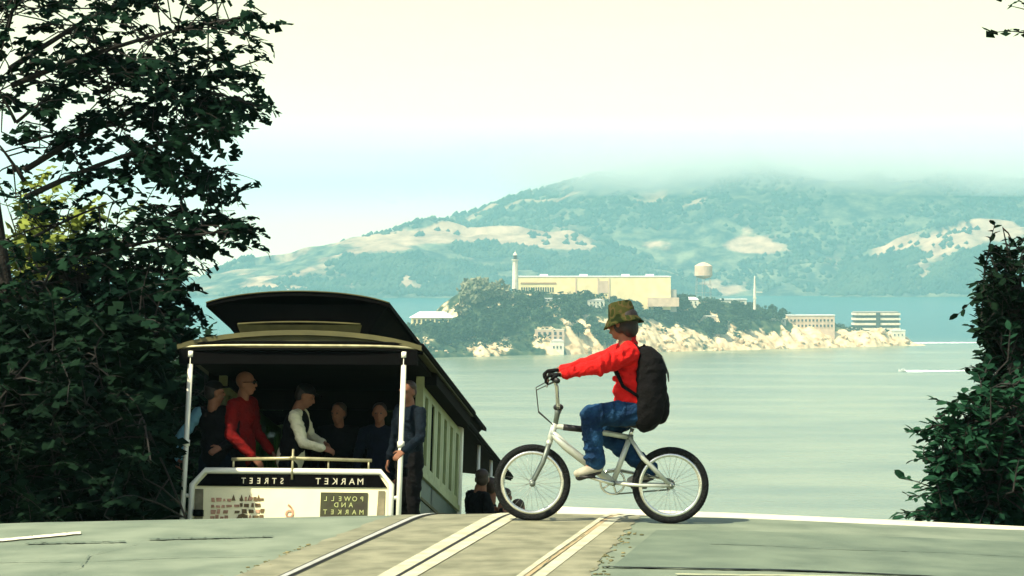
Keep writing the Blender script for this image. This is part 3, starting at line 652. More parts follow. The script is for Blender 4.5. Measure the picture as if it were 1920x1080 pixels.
def tree(name, label, cat, trunk, boughs, m, lsize, seed, oval=False, near=300, nl=11, wood='bark', fill=(), spread=1.0, edge=None):
    rr = random.Random(seed)
    base = trunk[0][0]; e = empty(name, label, cat, base)
    inv = lambda p: Vector(p) - base
    MB().tube([inv(p) for p, _ in trunk], [q for _, q in trunk], 10).build('trunk', M[wood], e, True)
    mats = []; stems = MB()
    for (p0, p1, thick, ns, r0) in boughs:
        p0, p1 = Vector(p0), Vector(p1); mid = (p0 + p1) / 2 + Vector((0, 0, (p1 - p0).length * .07)); lp = []
        for t in np.linspace(0, 1, 7): lp.append(p0 * (1 - t) ** 2 + mid * 2 * t * (1 - t) + p1 * t * t)
        if r0: MB().tube([inv(p) for p in lp], [r0 * (1 - .8 * i / 6) for i in range(7)], 7).build('limb', M[wood], e, True)
        ax_ = (p1 - p0).normalized()
        for i in range(ns):
            t = rr.random() ** .8; q = int(min(5, t * 6)); b0 = lp[q].lerp(lp[q + 1], t * 6 - q)
            off = Vector((rr.gauss(0, 1), rr.gauss(0, 1.2), rr.gauss(0, .8))) * thick * .5
            c = b0 + off
            d = ax_ * rr.uniform(.3, 1.0) * spread + off.normalized() * rr.uniform(.3, .9) + Vector((rr.gauss(0, .35), rr.gauss(0, .5), rr.gauss(-.05, .25)))
            if edge:        # keep the crown inside its own clipped outline
                tip = c + d.normalized() * .35; ok = True
                for p in (c, tip):
                    lim = interp(YH - (p.z - EYE) / p.y * F, edge) + rr.gauss(0, 5); px = 960 + p.x / p.y * F
                    if (px > lim) == (base.x < 0): ok = False
                if not ok: continue
            if off.length > .12: stems.tube([b0, b0.lerp(c, .5) + Vector((0, 0, .03)), c], [.009, .008, .006], 4, cap=False)
            spray(c, d, rr.uniform(.28, .6), nl, lsize, rr, mats, stems)
    for (lo, hi, nn, sz) in fill:       # leaf masses inside a box
        for i in range(nn):
            p = Vector([rr.uniform(lo[k], hi[k]) for k in range(3)]); mats.append(leaf_matrix(p, Vector((rr.gauss(0, 1), rr.gauss(0, 1), rr.gauss(-.3, .5))), sz * rr.uniform(.7, 1.3), rr))
    stems.v = [tuple(Vector(v) - base) for v in stems.v]
    if stems.v: o = stems.build('twigs', M[wood], e); o['kind'] = 'stuff'
    L, Fc = (OVAL, OF) if oval else (LEAF, LF)
    order = list(range(len(mats)))
    # leaves that show largest: the outermost ones toward the street and the viewer
    order.sort(key=lambda i: -(abs(mats[i].translation.x) * -1.0 if base.x < 0 else -abs(mats[i].translation.x)) + mats[i].translation.y * .3 if True else 0)
    pick = set(order[:near]); b = MB()
    lm = MB().add(L, Fc); lme = bpy.data.meshes.new('leaf'); lme.from_pydata(lm.v, [], lm.f); lme.materials.append(M[m])
    Tb = Matrix.Translation(-base)
    for i, mt in enumerate(mats):
        mt = Tb @ mt
        if i in pick: link('leaf', lme, None, e, matrix=mt)
        else: b.add([mt @ Vector(v) for v in L], Fc)
    me = bpy.data.meshes.new('foliage'); me.from_pydata(b.v, [], b.f); o = link('foliage', me, M[m], e); o['kind'] = 'stuff'
    print(name, 'leaves', len(mats)); return e
def gz(x, y): return float(roadz(np.array(x), np.array(y))) - .1
DT = 27.0
def a_(px, py, dy=0.0): return at(px, py, DT + dy)
tx, ty = (95 - 960) / F * DT, DT
trunk = [(Vector((tx, ty, gz(tx, ty) - .3)), .14), (a_(70, 800), .12), (a_(12, 560), .09), (a_(-20, 330), .07), (a_(-44, 120), .05), (a_(6, -120), .03)]
boughs = [  # start, end, thickness, sprays, limb radius
    (a_(22, 160), a_(500, 26, -.6), .54, 52, .035), (a_(18, 130), a_(330, -40, .8), .7, 40, .035), (a_(12, 60), a_(40, -30, 0), .7, 34, .03),
    (a_(44, 320), a_(488, 112, .4), .32, 36, .035), (a_(330, 165, .3), a_(498, 205, -.2), .40, 44, .018),
    (a_(48, 370), a_(455, 232, -.5), .30, 30, .035), (a_(270, 265), a_(350, 318, .3), .26, 18, .014), (a_(190, 170), a_(330, 150), .4, 16, 0),
    (a_(380, 315), a_(480, 338, -.3), .12, 18, .009), (a_(380, 315), a_(240, 300), .05, 0, .012),
    (a_(62, 510), a_(472, 432, -.7), .30, 56, .030), (a_(260, 420), a_(440, 395, .2), .26, 26, .012),
    (a_(110, 520), a_(345, 535, .2), .40, 48, .025), (a_(250, 500), a_(330, 530), .25, 18, .01),
    (a_(110, 640), a_(360, 600, -1.0), .46, 46, .022), (a_(250, 610, -1.0), a_(345, 650, -1.2), .4, 36, .012), (a_(250, 660, -.6), a_(318, 720, -.4), .45, 44, .012), (a_(180, 760, -.4), a_(318, 790, -.4), .5, 50, .012), (a_(180, 860, -.4), a_(318, 890, -.4), .5, 46, .012), (a_(180, 930, -.4), a_(318, 960, -.4), .4, 34, .012),
    (a_(46, 340), a_(-20, 250), .5, 8, .025), (a_(30, 230), a_(190, 120), .5, 20, .02), (a_(30, 230), a_(-20, 140), .5, 14, .02),
    (a_(55, 450), a_(240, 370), .4, 14, .02), (a_(62, 540), a_(200, 520), .5, 30, .02), (a_(36, 270), a_(250, 235), .4, 8, .02),
    (a_(90, 560), a_(10, 600), .8, 60, .02), (a_(100, 640), a_(220, 640), .8, 90, .02)]
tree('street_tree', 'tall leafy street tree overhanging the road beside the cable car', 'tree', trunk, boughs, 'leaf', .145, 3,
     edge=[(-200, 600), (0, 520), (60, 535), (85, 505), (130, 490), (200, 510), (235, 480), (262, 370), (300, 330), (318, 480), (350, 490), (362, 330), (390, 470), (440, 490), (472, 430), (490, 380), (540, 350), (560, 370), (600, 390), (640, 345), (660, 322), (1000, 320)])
def bx(px0, py0, px1, py1, d0, d1):
    p, q = at(px0, py1, d0), at(px1, py0, d0); return ((p.x, d0, p.z), (q.x, d1, q.z))
# hedge of dark shrubs under it
hb = Vector((at(180, 980, 24.5).x, 24.5, gz(-4, 24.5) - .3))
hboughs = [(Vector((hb.x + k * .28 - 1.2, 24.5, hb.z)), at(20 + k * 26, 690 + 60 * math.sin(k * 1.7) + (k > 7) * 40, 24.2 + (k % 3) * .3), .55, 46, .02) for k in range(10)]
tree('hedge', 'dense dark hedge under the street tree left of the cable car', 'hedge', [(hb, .06), (hb + Vector((0, 0, 1.2)), .03)], hboughs, 'dark_leaf', .14, 9, near=300, nl=12, edge=[(0, 240), (720, 250), (800, 296), (1100, 306)],
     fill=[(*bx(-60, 640, 290, 1010, 24.4, 25.6), 3600, .20), (*bx(250, 790, 300, 1010, 24.6, 25.4), 800, .18), (*bx(-60, 590, 230, 700, 24.6, 26), 1200, .2)])
hb2 = Vector((at(372, 900, 34).x, 34, gz(-4, 34) - .3))  # shrubs added behind the car so the platform's left gap turns black
tree('hedge', 'dark shrubs added down the hill to blacken the gap at the left of the rear platform', 'hedge', [(hb2, .06), (hb2 + Vector((0, 0, 2.5)), .03)],
     [(hb2 + Vector((k * .2 - .5, 0, .2)), at(330 + 18 * k, 655 + 14 * (k % 3), 34), .5, 40, .02) for k in range(6)], 'dark_leaf', .16, 33, near=0, nl=12, edge=[(0, 440), (1200, 440)],
     fill=[(*bx(300, 665, 440, 1010, 34, 34.8), 1500, .22)])
# sunlit yellow green tree farther down the hill
fb = at(70, 1000, 40); fb.z = gz(fb.x, 40) - .3
fbo = [(at(70, 620, 40), at(20 + 26 * k, 400 + 26 * (k % 3), 40 + .5 * (k % 2)), .8, 26, .03) for k in range(6)]
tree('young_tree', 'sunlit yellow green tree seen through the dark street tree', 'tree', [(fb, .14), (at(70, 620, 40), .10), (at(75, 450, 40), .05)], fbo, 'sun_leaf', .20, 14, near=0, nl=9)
# right side: tall dark shrub tree, bush at its foot, twig from above
DR = 23.0
def b_(px, py, dy=0.0): return at(px, py, DR + dy)
rb = b_(1905, 1000); rb.z = gz(rb.x, DR) - .3
rbo = [(b_(1905, 560), b_(1880, 425, 0), .22, 26, .02), (b_(1905, 600), b_(1852, 470, .2), .20, 22, .015), (b_(1910, 600), b_(1836, 515, -.2), .16, 16, .012), (b_(1905, 560), b_(1930, 440), .4, 30, .02),
       (b_(1905, 640), b_(1846, 560, .2), .24, 26, .015), (b_(1905, 680), b_(1838, 610, -.1), .24, 30, .015), (b_(1905, 740), b_(1850, 680, .2), .3, 36, .015), (b_(1905, 760), b_(1835, 740, 0), .26, 34, .015),
       (b_(1910, 800), b_(1880, 620, .3), .5, 80, .02)]
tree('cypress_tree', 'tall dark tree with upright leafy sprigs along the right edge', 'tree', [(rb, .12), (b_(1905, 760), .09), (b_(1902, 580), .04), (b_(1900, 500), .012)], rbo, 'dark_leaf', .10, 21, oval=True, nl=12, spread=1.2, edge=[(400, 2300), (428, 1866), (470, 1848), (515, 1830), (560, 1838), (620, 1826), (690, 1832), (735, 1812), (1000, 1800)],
     fill=[(*bx(1868, 540, 1990, 1010, 23.0, 23.9), 2600, .15)])
DB = 21.0
def c_(px, py, dy=0.0): return at(px, py, DB + dy)
bb_ = c_(1850, 1010); bb_.z = gz(bb_.x, DB) - .4
bbo = [(c_(1850, 960), c_(1722, 805, 0), .16, 26, .015), (c_(1850, 940), c_(1750, 780, .2), .20, 30, .015), (c_(1850, 940), c_(1800, 755, 0), .26, 36, .015), (c_(1860, 940), c_(1850, 730, .2), .3, 46, .02),
       (c_(1850, 960), c_(1735, 860, -.2), .22, 36, .012), (c_(1850, 980), c_(1752, 910, .1), .22, 34, .012), (c_(1850, 1000), c_(1712, 970, -.1), .15, 22, .010), (c_(1850, 1000), c_(1760, 965, .2), .2, 30, .01),
       (c_(1870, 980), c_(1900, 760), .5, 60, .02)]
tree('bush', 'rounded green bush at the right end of the pale kerb', 'bush', [(bb_, .05), (c_(1850, 900), .03)], bbo, 'bush_leaf', .10, 23, oval=True, nl=12, edge=[(600, 1830), (730, 1800), (770, 1750), (795, 1715), (850, 1724), (890, 1722), (925, 1745), (960, 1700), (990, 1725), (1050, 1740)],
     fill=[(*bx(1790, 800, 1960, 1015, 21.0, 21.8), 3600, .13), (*bx(1770, 850, 1800, 1000, 21.1, 21.6), 420, .12)])
# overhanging twig at the top right, hanging from a taller tree outside the frame
ob = at(2050, 1000, 20); ob.z = gz(ob.x, 20) - .3
tree('plane_tree', 'tree outside the right edge whose leafy twig hangs into the top corner', 'tree', [(ob, .12), (at(2040, 500, 20), .10), (at(2030, 0, 20), .07), (at(2020, -250, 20), .03)],
     [(at(2030, 60, 20), at(1890, 10, 20), .08, 9, .012), (at(2030, 100, 20), at(1925, 55, 20), .06, 5, .008), (at(2030, -60, 20), at(1960, -120, 20), .5, 30, .02)], 'dark_leaf', .11, 27, near=0, nl=9, edge=[(-300, 1870), (0, 1884), (40, 1898), (60, 1915), (110, 1925), (500, 2000)])

# ------------------------------------------------------------------ people
M['skin'] = mat('skin', (.24, .11, .06), .7, (.18, .08, .044), 6, spec=.25)
M['hair_dark'] = mat('hair_dark', (.020, .014, .010), .6, (.010, .008, .006), 60)
M['hair_brown'] = mat('hair_brown', (.05, .03, .015), .6, (.025, .015, .008), 60)
M['black_cloth'] = mat('black_cloth', (.005, .005, .006), .9, (.003, .003, .003), 14, .3, 60, spec=.15)
M['navy_cloth'] = mat('navy_cloth', (.006, .009, .018), .9, (.003, .005, .010), 14, .3, 60, spec=.15)
M['denim_dark'] = mat('denim_dark', (.003, .009, .016), .9, (.002, .005, .009), 14, .4, 60, spec=.15)
M['jeans'] = mat('jeans', (.015, .060, .135), .9, (.004, .018, .050), 7, .6, 38, spec=.15, lo=.38, hi=.66)
M['red_cloth'] = mat('red_cloth', (.62, .010, .008), .85, (.42, .006, .006), 6, .5, 22, spec=.2)
M['dark_red_cloth'] = mat('dark_red_cloth', (.19, .005, .004), .9, (.10, .003, .003), 6, .4, 30, spec=.15)
M['white_cloth'] = mat('white_cloth', (.80, .78, .52), .9, (.64, .62, .40), 7, .5, 24)
M['blue_cloth'] = mat('blue_cloth', (.16, .36, .44), .9, (.11, .27, .34), 7, .5, 24)
M['lens'] = mat('lens', (.010, .010, .010), .15)
M['eye'] = mat('eye', (.03, .02, .015), .3)
M['shoe'] = mat('shoe', (.42, .40, .30), .8, (.22, .21, .16), 12)
M['sole'] = mat('sole', (.03, .03, .03), .8)
DG = None
def blob(name, prims, m, parent=None, voxel=.012, smooth=4, matrix=None, fold=0.0):
    """a continuous surface grown round capsules ('c') and ellipsoids ('e')"""
    b = MB()
    for p in prims:
        if p[0] == 'c': b.capsule(*p[1:5])
        else: b.ell(p[1], p[2], p[3] if len(p) > 3 else None)
    me = b.mesh('tmp'); o = bpy.data.objects.new('tmp', me); COL.objects.link(o)
    q = o.modifiers.new('r', 'REMESH'); q.mode = 'VOXEL'; q.voxel_size = voxel; q.use_smooth_shade = True
    if smooth: w = o.modifiers.new('s', 'SMOOTH'); w.factor = .5; w.iterations = smooth
    dg = bpy.context.evaluated_depsgraph_get(); dg.update()
    res = bpy.data.meshes.new_from_object(o.evaluated_get(dg)); res.name = name
    bpy.data.objects.remove(o); bpy.data.meshes.remove(me)
    if fold:        # cloth creases: ridges of stretched noise along the normals
        sd = random.random() * 50
        nv = len(res.vertices); co = np.zeros(nv * 3); no = np.zeros(nv * 3); res.vertices.foreach_get('co', co); res.vertices.foreach_get('normal', no); co = co.reshape(-1, 3); no = no.reshape(-1, 3)
        u_ = co[:, 0] * 13 + co[:, 1] * 9 + sd; w_ = co[:, 2] * 17 - co[:, 0] * 6 + co[:, 1] * 4
        hh = 1 - 4.0 * np.abs(vnoise(u_, w_, 1.0, 3, 1)) + 1.2 * vnoise(u_, w_, .4, 5, 2)
        res.vertices.foreach_set('co', (co + no * (fold * hh)[:, None]).ravel()); res.update()
    res.materials.clear(); res.materials.append(m)
    return link(name, res, None, parent, True, matrix)
V = Vector
def hand_prims(wrist, d, up, k=1.0, curl=.9, mirror=1):
    """palm, four bent fingers of unequal length and a thumb; d along the hand, up = back of the hand"""
    d = V(d).normalized(); up = V(up); up = (up - d * up.dot(d)).normalized(); s = d.cross(up) * mirror; w = V(wrist); P = []
    k *= .95
    for q in (-.027, -.009, .009, .027): P.append(('c', w + s * q * k * .8 + d * .01 * k, .013 * k, w + d * .085 * k + s * q * k, .0125 * k))
    for q, L in ((-.030, .062), (-.010, .076), (.010, .082), (.030, .072)):
        b0 = w + d * .088 * k + s * q * k
        d1 = (d * math.cos(curl * .5) - up * math.sin(curl * .5)); d2 = (d * math.cos(curl * 1.3) - up * math.sin(curl * 1.3)); d3 = (d * math.cos(curl * 2) - up * math.sin(curl * 2))
        b1 = b0 + d1 * L * .45 * k; b2 = b1 + d2 * L * .32 * k; b3 = b2 + d3 * L * .23 * k
        P += [('c', b0, .0095 * k, b1, .009 * k), ('c', b1, .009 * k, b2, .0082 * k), ('c', b2, .0082 * k, b3, .007 * k)]
    t0 = w + d * .025 * k + s * .032 * k; t1 = t0 + (d * .6 + s * .75 - up * .3).normalized() * .04 * k; t2 = t1 + (d * .85 + s * .25 - up * .5).normalized() * .032 * k
    P += [('c', t0, .014 * k, t1, .011 * k), ('c', t1, .011 * k, t2, .009 * k)]
    return P
def head_prims(c, k, rot):
    """skull, jaw, nose, brow, lips, ears; face toward local +y"""
    f = lambda x, y, z: V(c) + rot @ V((x * k, y * k, z * k)); r3 = rot.to_3x3() if len(rot) == 4 else rot
    e = lambda x, y, z, a, b_, d: ('e', f(x, y, z), (a * k, b_ * k, d * k), r3)
    return [e(0, -.012, .03, .076, .095, .088), e(0, .012, -.035, .062, .076, .078), e(0, .042, -.088, .035, .036, .026), ('c', f(0, .088, .012), .011 * k, f(0, .106, -.024), .014 * k),
            ('c', f(-.04, .078, .026), .013 * k, f(.04, .078, .026), .013 * k), ('c', f(-.018, .088, -.060), .010 * k, f(.018, .088, -.060), .010 * k),
            e(-.077, -.008, -.005, .012, .022, .034), e(.077, -.008, -.005, .012, .022, .034), ('c', f(0, -.02, -.06), .052 * k, f(0, -.03, -.16), .056 * k)]
def person(label, loc, yaw, k=1.0, arms=None, lean=0.0, head_yaw=0.0, head_tilt=0.0, shirt='navy_cloth', sleeve=None, pants='navy_cloth', hair='hair_dark', glasses=False, cap=None, vest=None, foot=.11, group=None, seated=False):
    """adult 1.75 m at k=1; x right, y forward, z up. arms: ((elbow), (wrist)) left then right in that frame."""
    e = empty('person', label, 'person', loc, group); e.rotation_euler = (0, 0, yaw)
    hip = V((0, 0, .92)); LN = Matrix.Rotation(-lean, 3, 'X'); U = lambda x, y, z: (hip + LN @ V((x, y, z - .92))) * k
    sc = lambda p: V(p) * k
    arms = arms or (((-.27, .02, 1.12), (-.25, .12, .88)), ((.27, .02, 1.12), (.25, .12, .88)))
    hr = Matrix.Rotation(head_yaw, 3, 'Z') @ Matrix.Rotation(-head_tilt, 3, 'X'); hc = U(0, .03, 1.615)
    B = head_prims(hc, k, hr) + [('c', U(0, -.01, 1.42), .055 * k, U(0, .0, 1.52), .052 * k), ('e', U(0, 0, 1.26), (.15 * k, .095 * k, .20 * k), LN), ('e', U(0, 0, .98), (.145 * k, .10 * k, .13 * k), LN)]
    T = [('e', U(0, -.005, 1.30), (.188 * k, .122 * k, .17 * k), LN), ('e', U(0, .0, 1.08), (.172 * k, .125 * k, .20 * k), LN), ('c', U(-.12, 0, 1.42), .062 * k, U(.12, 0, 1.42), .062 * k), ('c', U(0, 0, .93), .15 * k, U(0, 0, 1.0), .15 * k)]
    SL = []
    for s, (el, wr) in zip((-1, 1), arms):
        sh = U(.185 * s, 0, 1.405); el, wr = sc(el), sc(wr)
        B += [('c', sh, .045 * k, el, .038 * k), ('c', el, .037 * k, wr, .026 * k)]
        d = (wr - el).normalized(); B += hand_prims(wr, d, V((s * .6, .4, .6)), k, .8, -s)
        SL += [('c', sh, .068 * k, el, .056 * k), ('c', el, .055 * k, wr - d * .02, .042 * k)]
    L = []
    for s in (-1, 1):
        hp = V((.095 * s, 0, .90)) * k; kn = V((.105 * s, .03, .49)) * k; an = V((foot * s, .0, .09)) * k
        if seated: kn = V((.13 * s, .40, .90)) * k; an = V((.13 * s, .42, .47)) * k
        B += [('c', hp, .075 * k, kn, .05 * k), ('c', kn, .05 * k, an, .036 * k), ('c', an - V((0, .03, .03)) * k, .036 * k, an + V((.02 * s, .13, -.055)) * k, .028 * k)]
        L += [('c', hp, .10 * k, kn, .074 * k), ('c', kn, .073 * k, an + V((0, 0, .02)), .062 * k)]
    body = blob('body', B, M['skin'], e, .009, 3)
    blob('shirt', T + ([] if sleeve else SL), M[shirt], e, .014, 4, None, .001 if vest else .008)
    if sleeve:
        for a, m_ in zip((SL[:2], SL[2:]), (sleeve, sleeve) if isinstance(sleeve, str) else sleeve): blob('sleeve', a, M[m_], e, .012, 3, None, .007)
    L += [('e', V((0, 0, .95)) * k, (.165 * k, .125 * k, .13 * k))]
    blob('trousers', L, M[pants], e, .014, 4, None, .008)
    for s in (-1, 1):
        an = V((foot * s, 0, .06)) * k if not seated else V((.13 * s, .42, .44)) * k
        blob('shoe', [('c', an + V((0, -.05, -.01)) * k, .045 * k, an + V((.02 * s, .13, -.02)) * k, .04 * k)], M['sole'], e, .012, 2)
    f = lambda x, y, z: hc + hr @ V((x * k, y * k, z * k))
    for s in (-1, 1): MB().ell(f(.03 * s, .083, .008), (.012 * k, .007 * k, .008 * k), hr).build('eye', M['eye'], body, True)
    hp_ = [('e', f(0, -.03, .055), (.084 * k, .092 * k, .075 * k), hr), ('e', f(0, -.055, .0), (.080 * k, .062 * k, .075 * k), hr)]
    if hair: blob('hair', hp_, M[hair], body, .009, 2)
    if glasses:
        g = MB()
        for s in (-1, 1): g.ell(f(.034 * s, .098, .012), (.031 * k, .010 * k, .022 * k), hr); g.tube([f(.06 * s, .09, .016), f(.084 * s, .0, .014)], .004 * k, 6)
        g.tube([f(-.02, .103, .018), f(.02, .103, .018)], .004 * k, 6); g.build('sunglasses', M['lens'], body, True)
    if cap:
        c_ = blob('cap', [('e', f(0, -.015, .075), (.09 * k, .10 * k, .062 * k), hr), ('c', f(-.035, .10, .062), .012 * k, f(.035, .10, .062), .012 * k), ('e', f(0, .10, .062), (.07 * k, .075 * k, .010 * k), hr)], M[cap], body, .008, 2)
    if vest:
        blob('vest', [('e', p[1], tuple(q * 1.10 for q in p[2]), p[3]) if p[0] == 'e' else ('c', p[1], p[2] * 1.05, p[3], p[4] * 1.05) for p in T[:2]] + [('c', U(-.10, -.01, 1.42), .06 * k, U(.10, -.01, 1.42), .06 * k)], M[vest], e, .014, 4)
    return e

# ------------------------------------------------------------------ cable car
M['car_olive'] = mat('car_olive', (.080, .076, .022), .75, (.050, .050, .014), 5)
M['car_dull'] = mat('car_dull', (.085, .080, .026), .85, (.055, .052, .016), 7)
M['car_frame'] = mat('car_frame', (.30, .335, .15), .5, (.22, .25, .11), 5)
M['car_cream'] = mat('car_cream', (.90, .85, .52), .45, (.86, .80, .47), 4)
M['car_white'] = mat('car_white', (.84, .84, .68), .4, (.74, .75, .60), 6)
M['car_black'] = mat('car_black', (.0022, .0022, .0022), .8, (.0015, .0015, .0015), 4, spec=.04)
M['car_shade_brown'] = mat('car_shade_brown', (.006, .0045, .003), .85, (.003, .0025, .002), 5, spec=.06)  # brown taken near black: the interior's shade is put into the colour
M['car_green'] = mat('car_green', (.012, .045, .035), .45, (.008, .030, .025), 4, spec=.3)
M['car_maroon'] = mat('car_maroon', (.050, .012, .010), .5, (.03, .008, .007), 4)
M['brass'] = mat('brass', (.44, .42, .24), .4, (.30, .28, .16), 14, metal=.4)
M['gold_letter'] = mat('gold_letter', (.62, .60, .42), .5)
M['olive_strip'] = mat('olive_strip', (.24, .21, .12), .6, (.14, .13, .07), 12)
M['poster_green'] = mat('poster_green', (.040, .046, .009), .6, (.022, .018, .006), 9)
M['poster_letter'] = mat('poster_letter', (.50, .55, .22), .6)
M['print_tan'] = mat('print_tan', (.62, .36, .22), .7, (.30, .17, .09), 14)
M['print_brown'] = mat('print_brown', (.16, .10, .04), .7, (.08, .06, .02), 14)
M['print_tan2'] = mat('print_pale', (.66, .52, .22), .7)
gm_ = bpy.data.materials.new('window_glass'); gm_.use_nodes = True; N = gm_.node_tree; N.nodes.clear()
g0 = N.nodes.new('ShaderNodeBsdfGlossy'); g0.inputs['Roughness'].default_value = .04; g0.inputs['Color'].default_value = (.9, 1, .85, 1)
g1 = N.nodes.new('ShaderNodeBsdfTransparent'); g1.inputs['Color'].default_value = (.55, .68, .55, 1); fz = N.nodes.new('ShaderNodeFresnel'); fz.inputs['IOR'].default_value = 1.55
g2 = N.nodes.new('ShaderNodeMixShader'); go = N.nodes.new('ShaderNodeOutputMaterial')
N.links.new(fz.outputs[0], g2.inputs[0]); N.links.new(g1.outputs[0], g2.inputs[1]); N.links.new(g0.outputs[0], g2.inputs[2]); N.links.new(g2.outputs[0], go.inputs['Surface'])
M['glass'] = gm_

th, yw = math.atan(.228), R(6.7)
CX = V((math.cos(yw), -math.sin(yw), 0)); CYh = V((math.sin(yw), math.cos(yw), 0)); CY = CYh * math.cos(th) - V((0, 0, math.sin(th))); CZ = CX.cross(CY)
CO = V((-2.185, 25.0, -1.72))
CM = Matrix(((CX.x, CY.x, CZ.x, CO.x), (CX.y, CY.y, CZ.y, CO.y), (CX.z, CY.z, CZ.z, CO.z), (0, 0, 0, 1)))
car = empty('cable_car', 'cable car heading down the hill with its open rear platform full of passengers', 'cable car', matrix=CM)
def P(name, b, m, parent=None, smooth=False, bevel=0): return b.build(name, M[m], parent or car, smooth, bevel)
HW = 1.06
# floor, bulkhead, ceilings
P('floor', MB().bb((-HW, -.02, .66), (HW, 8.3, .75)), 'car_shade_brown')
BY = .66; bk = MB(); bk.bb((-HW, 1.42 + BY, .75), (-.95, 1.50 + BY, 2.50)); bk.bb((.95, 1.42 + BY, .75), (HW, 1.50 + BY, 2.50)); bk.bb((-.95, 1.42 + BY, .75), (-.36, 1.50 + BY, 1.55)); bk.bb((.36, 1.42 + BY, .75), (.95, 1.50 + BY, 1.55))
bk.bb((-.95, 1.42 + BY, 2.36), (.95, 1.50 + BY, 2.56)); bk.bb((-.42, 1.42 + BY, .75), (-.36, 1.50 + BY, 2.36)); bk.bb((.36, 1.42 + BY, .75), (.42, 1.50 + BY, 2.36)); blk = P('bulkhead', bk, 'car_shade_brown')
P('bulkhead_door', MB().bb((-.355, 1.43 + BY, .76), (.355, 1.49 + BY, 2.35)), 'car_shade_brown')
for s in (-1, 1): P('bulkhead_pane', MB().bb((s * .43, 1.45 + BY, 1.56), (s * .94, 1.47 + BY, 2.35)), 'glass', blk)
# lower roof with arched section over its whole length
def arch(hw, z0, rise, n=14): return [(hw * math.sin(a) / math.sin(1.0), z0 + rise * (math.cos(a) - math.cos(1.0)) / (1 - math.cos(1.0))) for a in np.linspace(-1, 1, n)]
ro = MB(); up = arch(1.24, 2.64, .155); ro.prism(up + [(x, z - .05) for x, z in reversed(up)], 4.0, 'y', -.06); P('roof', ro, 'car_olive')
ro2 = MB(); up2 = arch(1.17, 2.54, .12); ro2.prism(up2 + [(x, z - .06) for x, z in reversed(up2)], 4.4, 'y', 3.95); P('front_roof', ro2, 'car_shade_brown')
fa = MB(); fa.prism(arch(1.20, 2.62, .165) + [(1.20, 2.615), (-1.20, 2.615)], .06, 'y', -.02); P('roof_end', fa, 'car_olive')
P('eave_trim', MB().tube([(x, -.085 + abs(x / 1.24) ** 4 * .06, 2.632 - abs(x / 1.24) ** 6 * .02) for x in np.linspace(-1.24, 1.24, 25)], .015, 6), 'brass', smooth=True)
for z, r_ in ((2.665, .016), (2.594, .020)):
    P('eave_moulding', MB().tube([(x, -.075 + abs(x / 1.24) ** 4 * .06, z - abs(x / 1.24) ** 6 * .02) for x in np.linspace(-1.25, 1.25, 25)], r_, 6), 'car_black', smooth=True)
hd = MB().bb((-1.2, -.055, 2.45), (1.2, .02, 2.60)); P('shade_header', hd, 'car_black')  # board coloured black so the interior's shade seems to reach the eave
for s in (-1, 1):
    P('gutter', MB().tube([(s * 1.235, -.05, 2.635), (s * 1.235, 3.94, 2.635)], .035, 7), 'car_black')
    P('eave_panel', MB().bb((s * 1.0, 1.25, 2.48), (s * 1.205, 3.94, 2.62)), 'car_shade_brown')
    P('front_gutter', MB().tube([(s * 1.165, 3.95, 2.53), (s * 1.165, 8.34, 2.53)], .035, 7), 'car_black')
P('ceiling', MB().bb((-1.15, 0.02, 2.565), (1.15, 3.9, 2.612)), 'car_shade_brown')
# clerestory: overhanging hood with a recessed end painted black for its shade, sloping dark sides
top = arch(.925, 3.05, .115)
P('hood', MB().prism(top + [(x, z - .045) for x, z in reversed(top)], 7.75, 'y', -.17), 'car_black')
P('hood_edge', MB().tube([(x, -.18, z - .004) for x, z in arch(.925, 3.05, .118, 20)], .007, 6), 'car_olive', smooth=True)
cl = MB(); cs = [(-.60, 2.69), (.60, 2.69), (.90, 3.045), (-.90, 3.045)]
cl.add([(x, -.10 if z > 3 else .10, z) for x, z in cs] + [(x, 7.5, z) for x, z in cs], [(0, 1, 2, 3), (7, 6, 5, 4), (0, 4, 5, 1), (1, 5, 6, 2), (2, 6, 7, 3), (3, 7, 4, 0)])
P('clerestory', cl, 'car_black')
P('clerestory_sill', MB().tube([(x, -.065, 2.845 + .03 * (1 - (x / .72) ** 2)) for x in np.linspace(-.62, .62, 11)], .010, 6), 'car_dull', smooth=True)
pn = MB(); pn.add([(-.58, .05, 2.71), (.58, .05, 2.71), (.63, -.05, 2.85), (-.63, -.05, 2.85)], [(0, 1, 2, 3)]); pn.add([(-.58, .07, 2.71), (.58, .07, 2.71), (.63, -.03, 2.85), (-.63, -.03, 2.85)], [(3, 2, 1, 0)])
P('clerestory_panel', pn, 'car_dull')
for s in (-1, 1):
    for k in range(7):
        y = .35 + k * 1.0; f = V((s * .68, y, 2.80)); u = V((s * .235, 0, .27)) * .8
        q = MB(); nrm_ = V((s * .27, 0, -.235)).normalized() * .012; c0 = f + u * .12 + nrm_
        q.add([c0, c0 + V((0, .8, 0)), c0 + u * .85 + V((0, .8, 0)), c0 + u * .85], [(0, 1, 2, 3)]); P('clerestory_window', q, 'car_shade_brown')
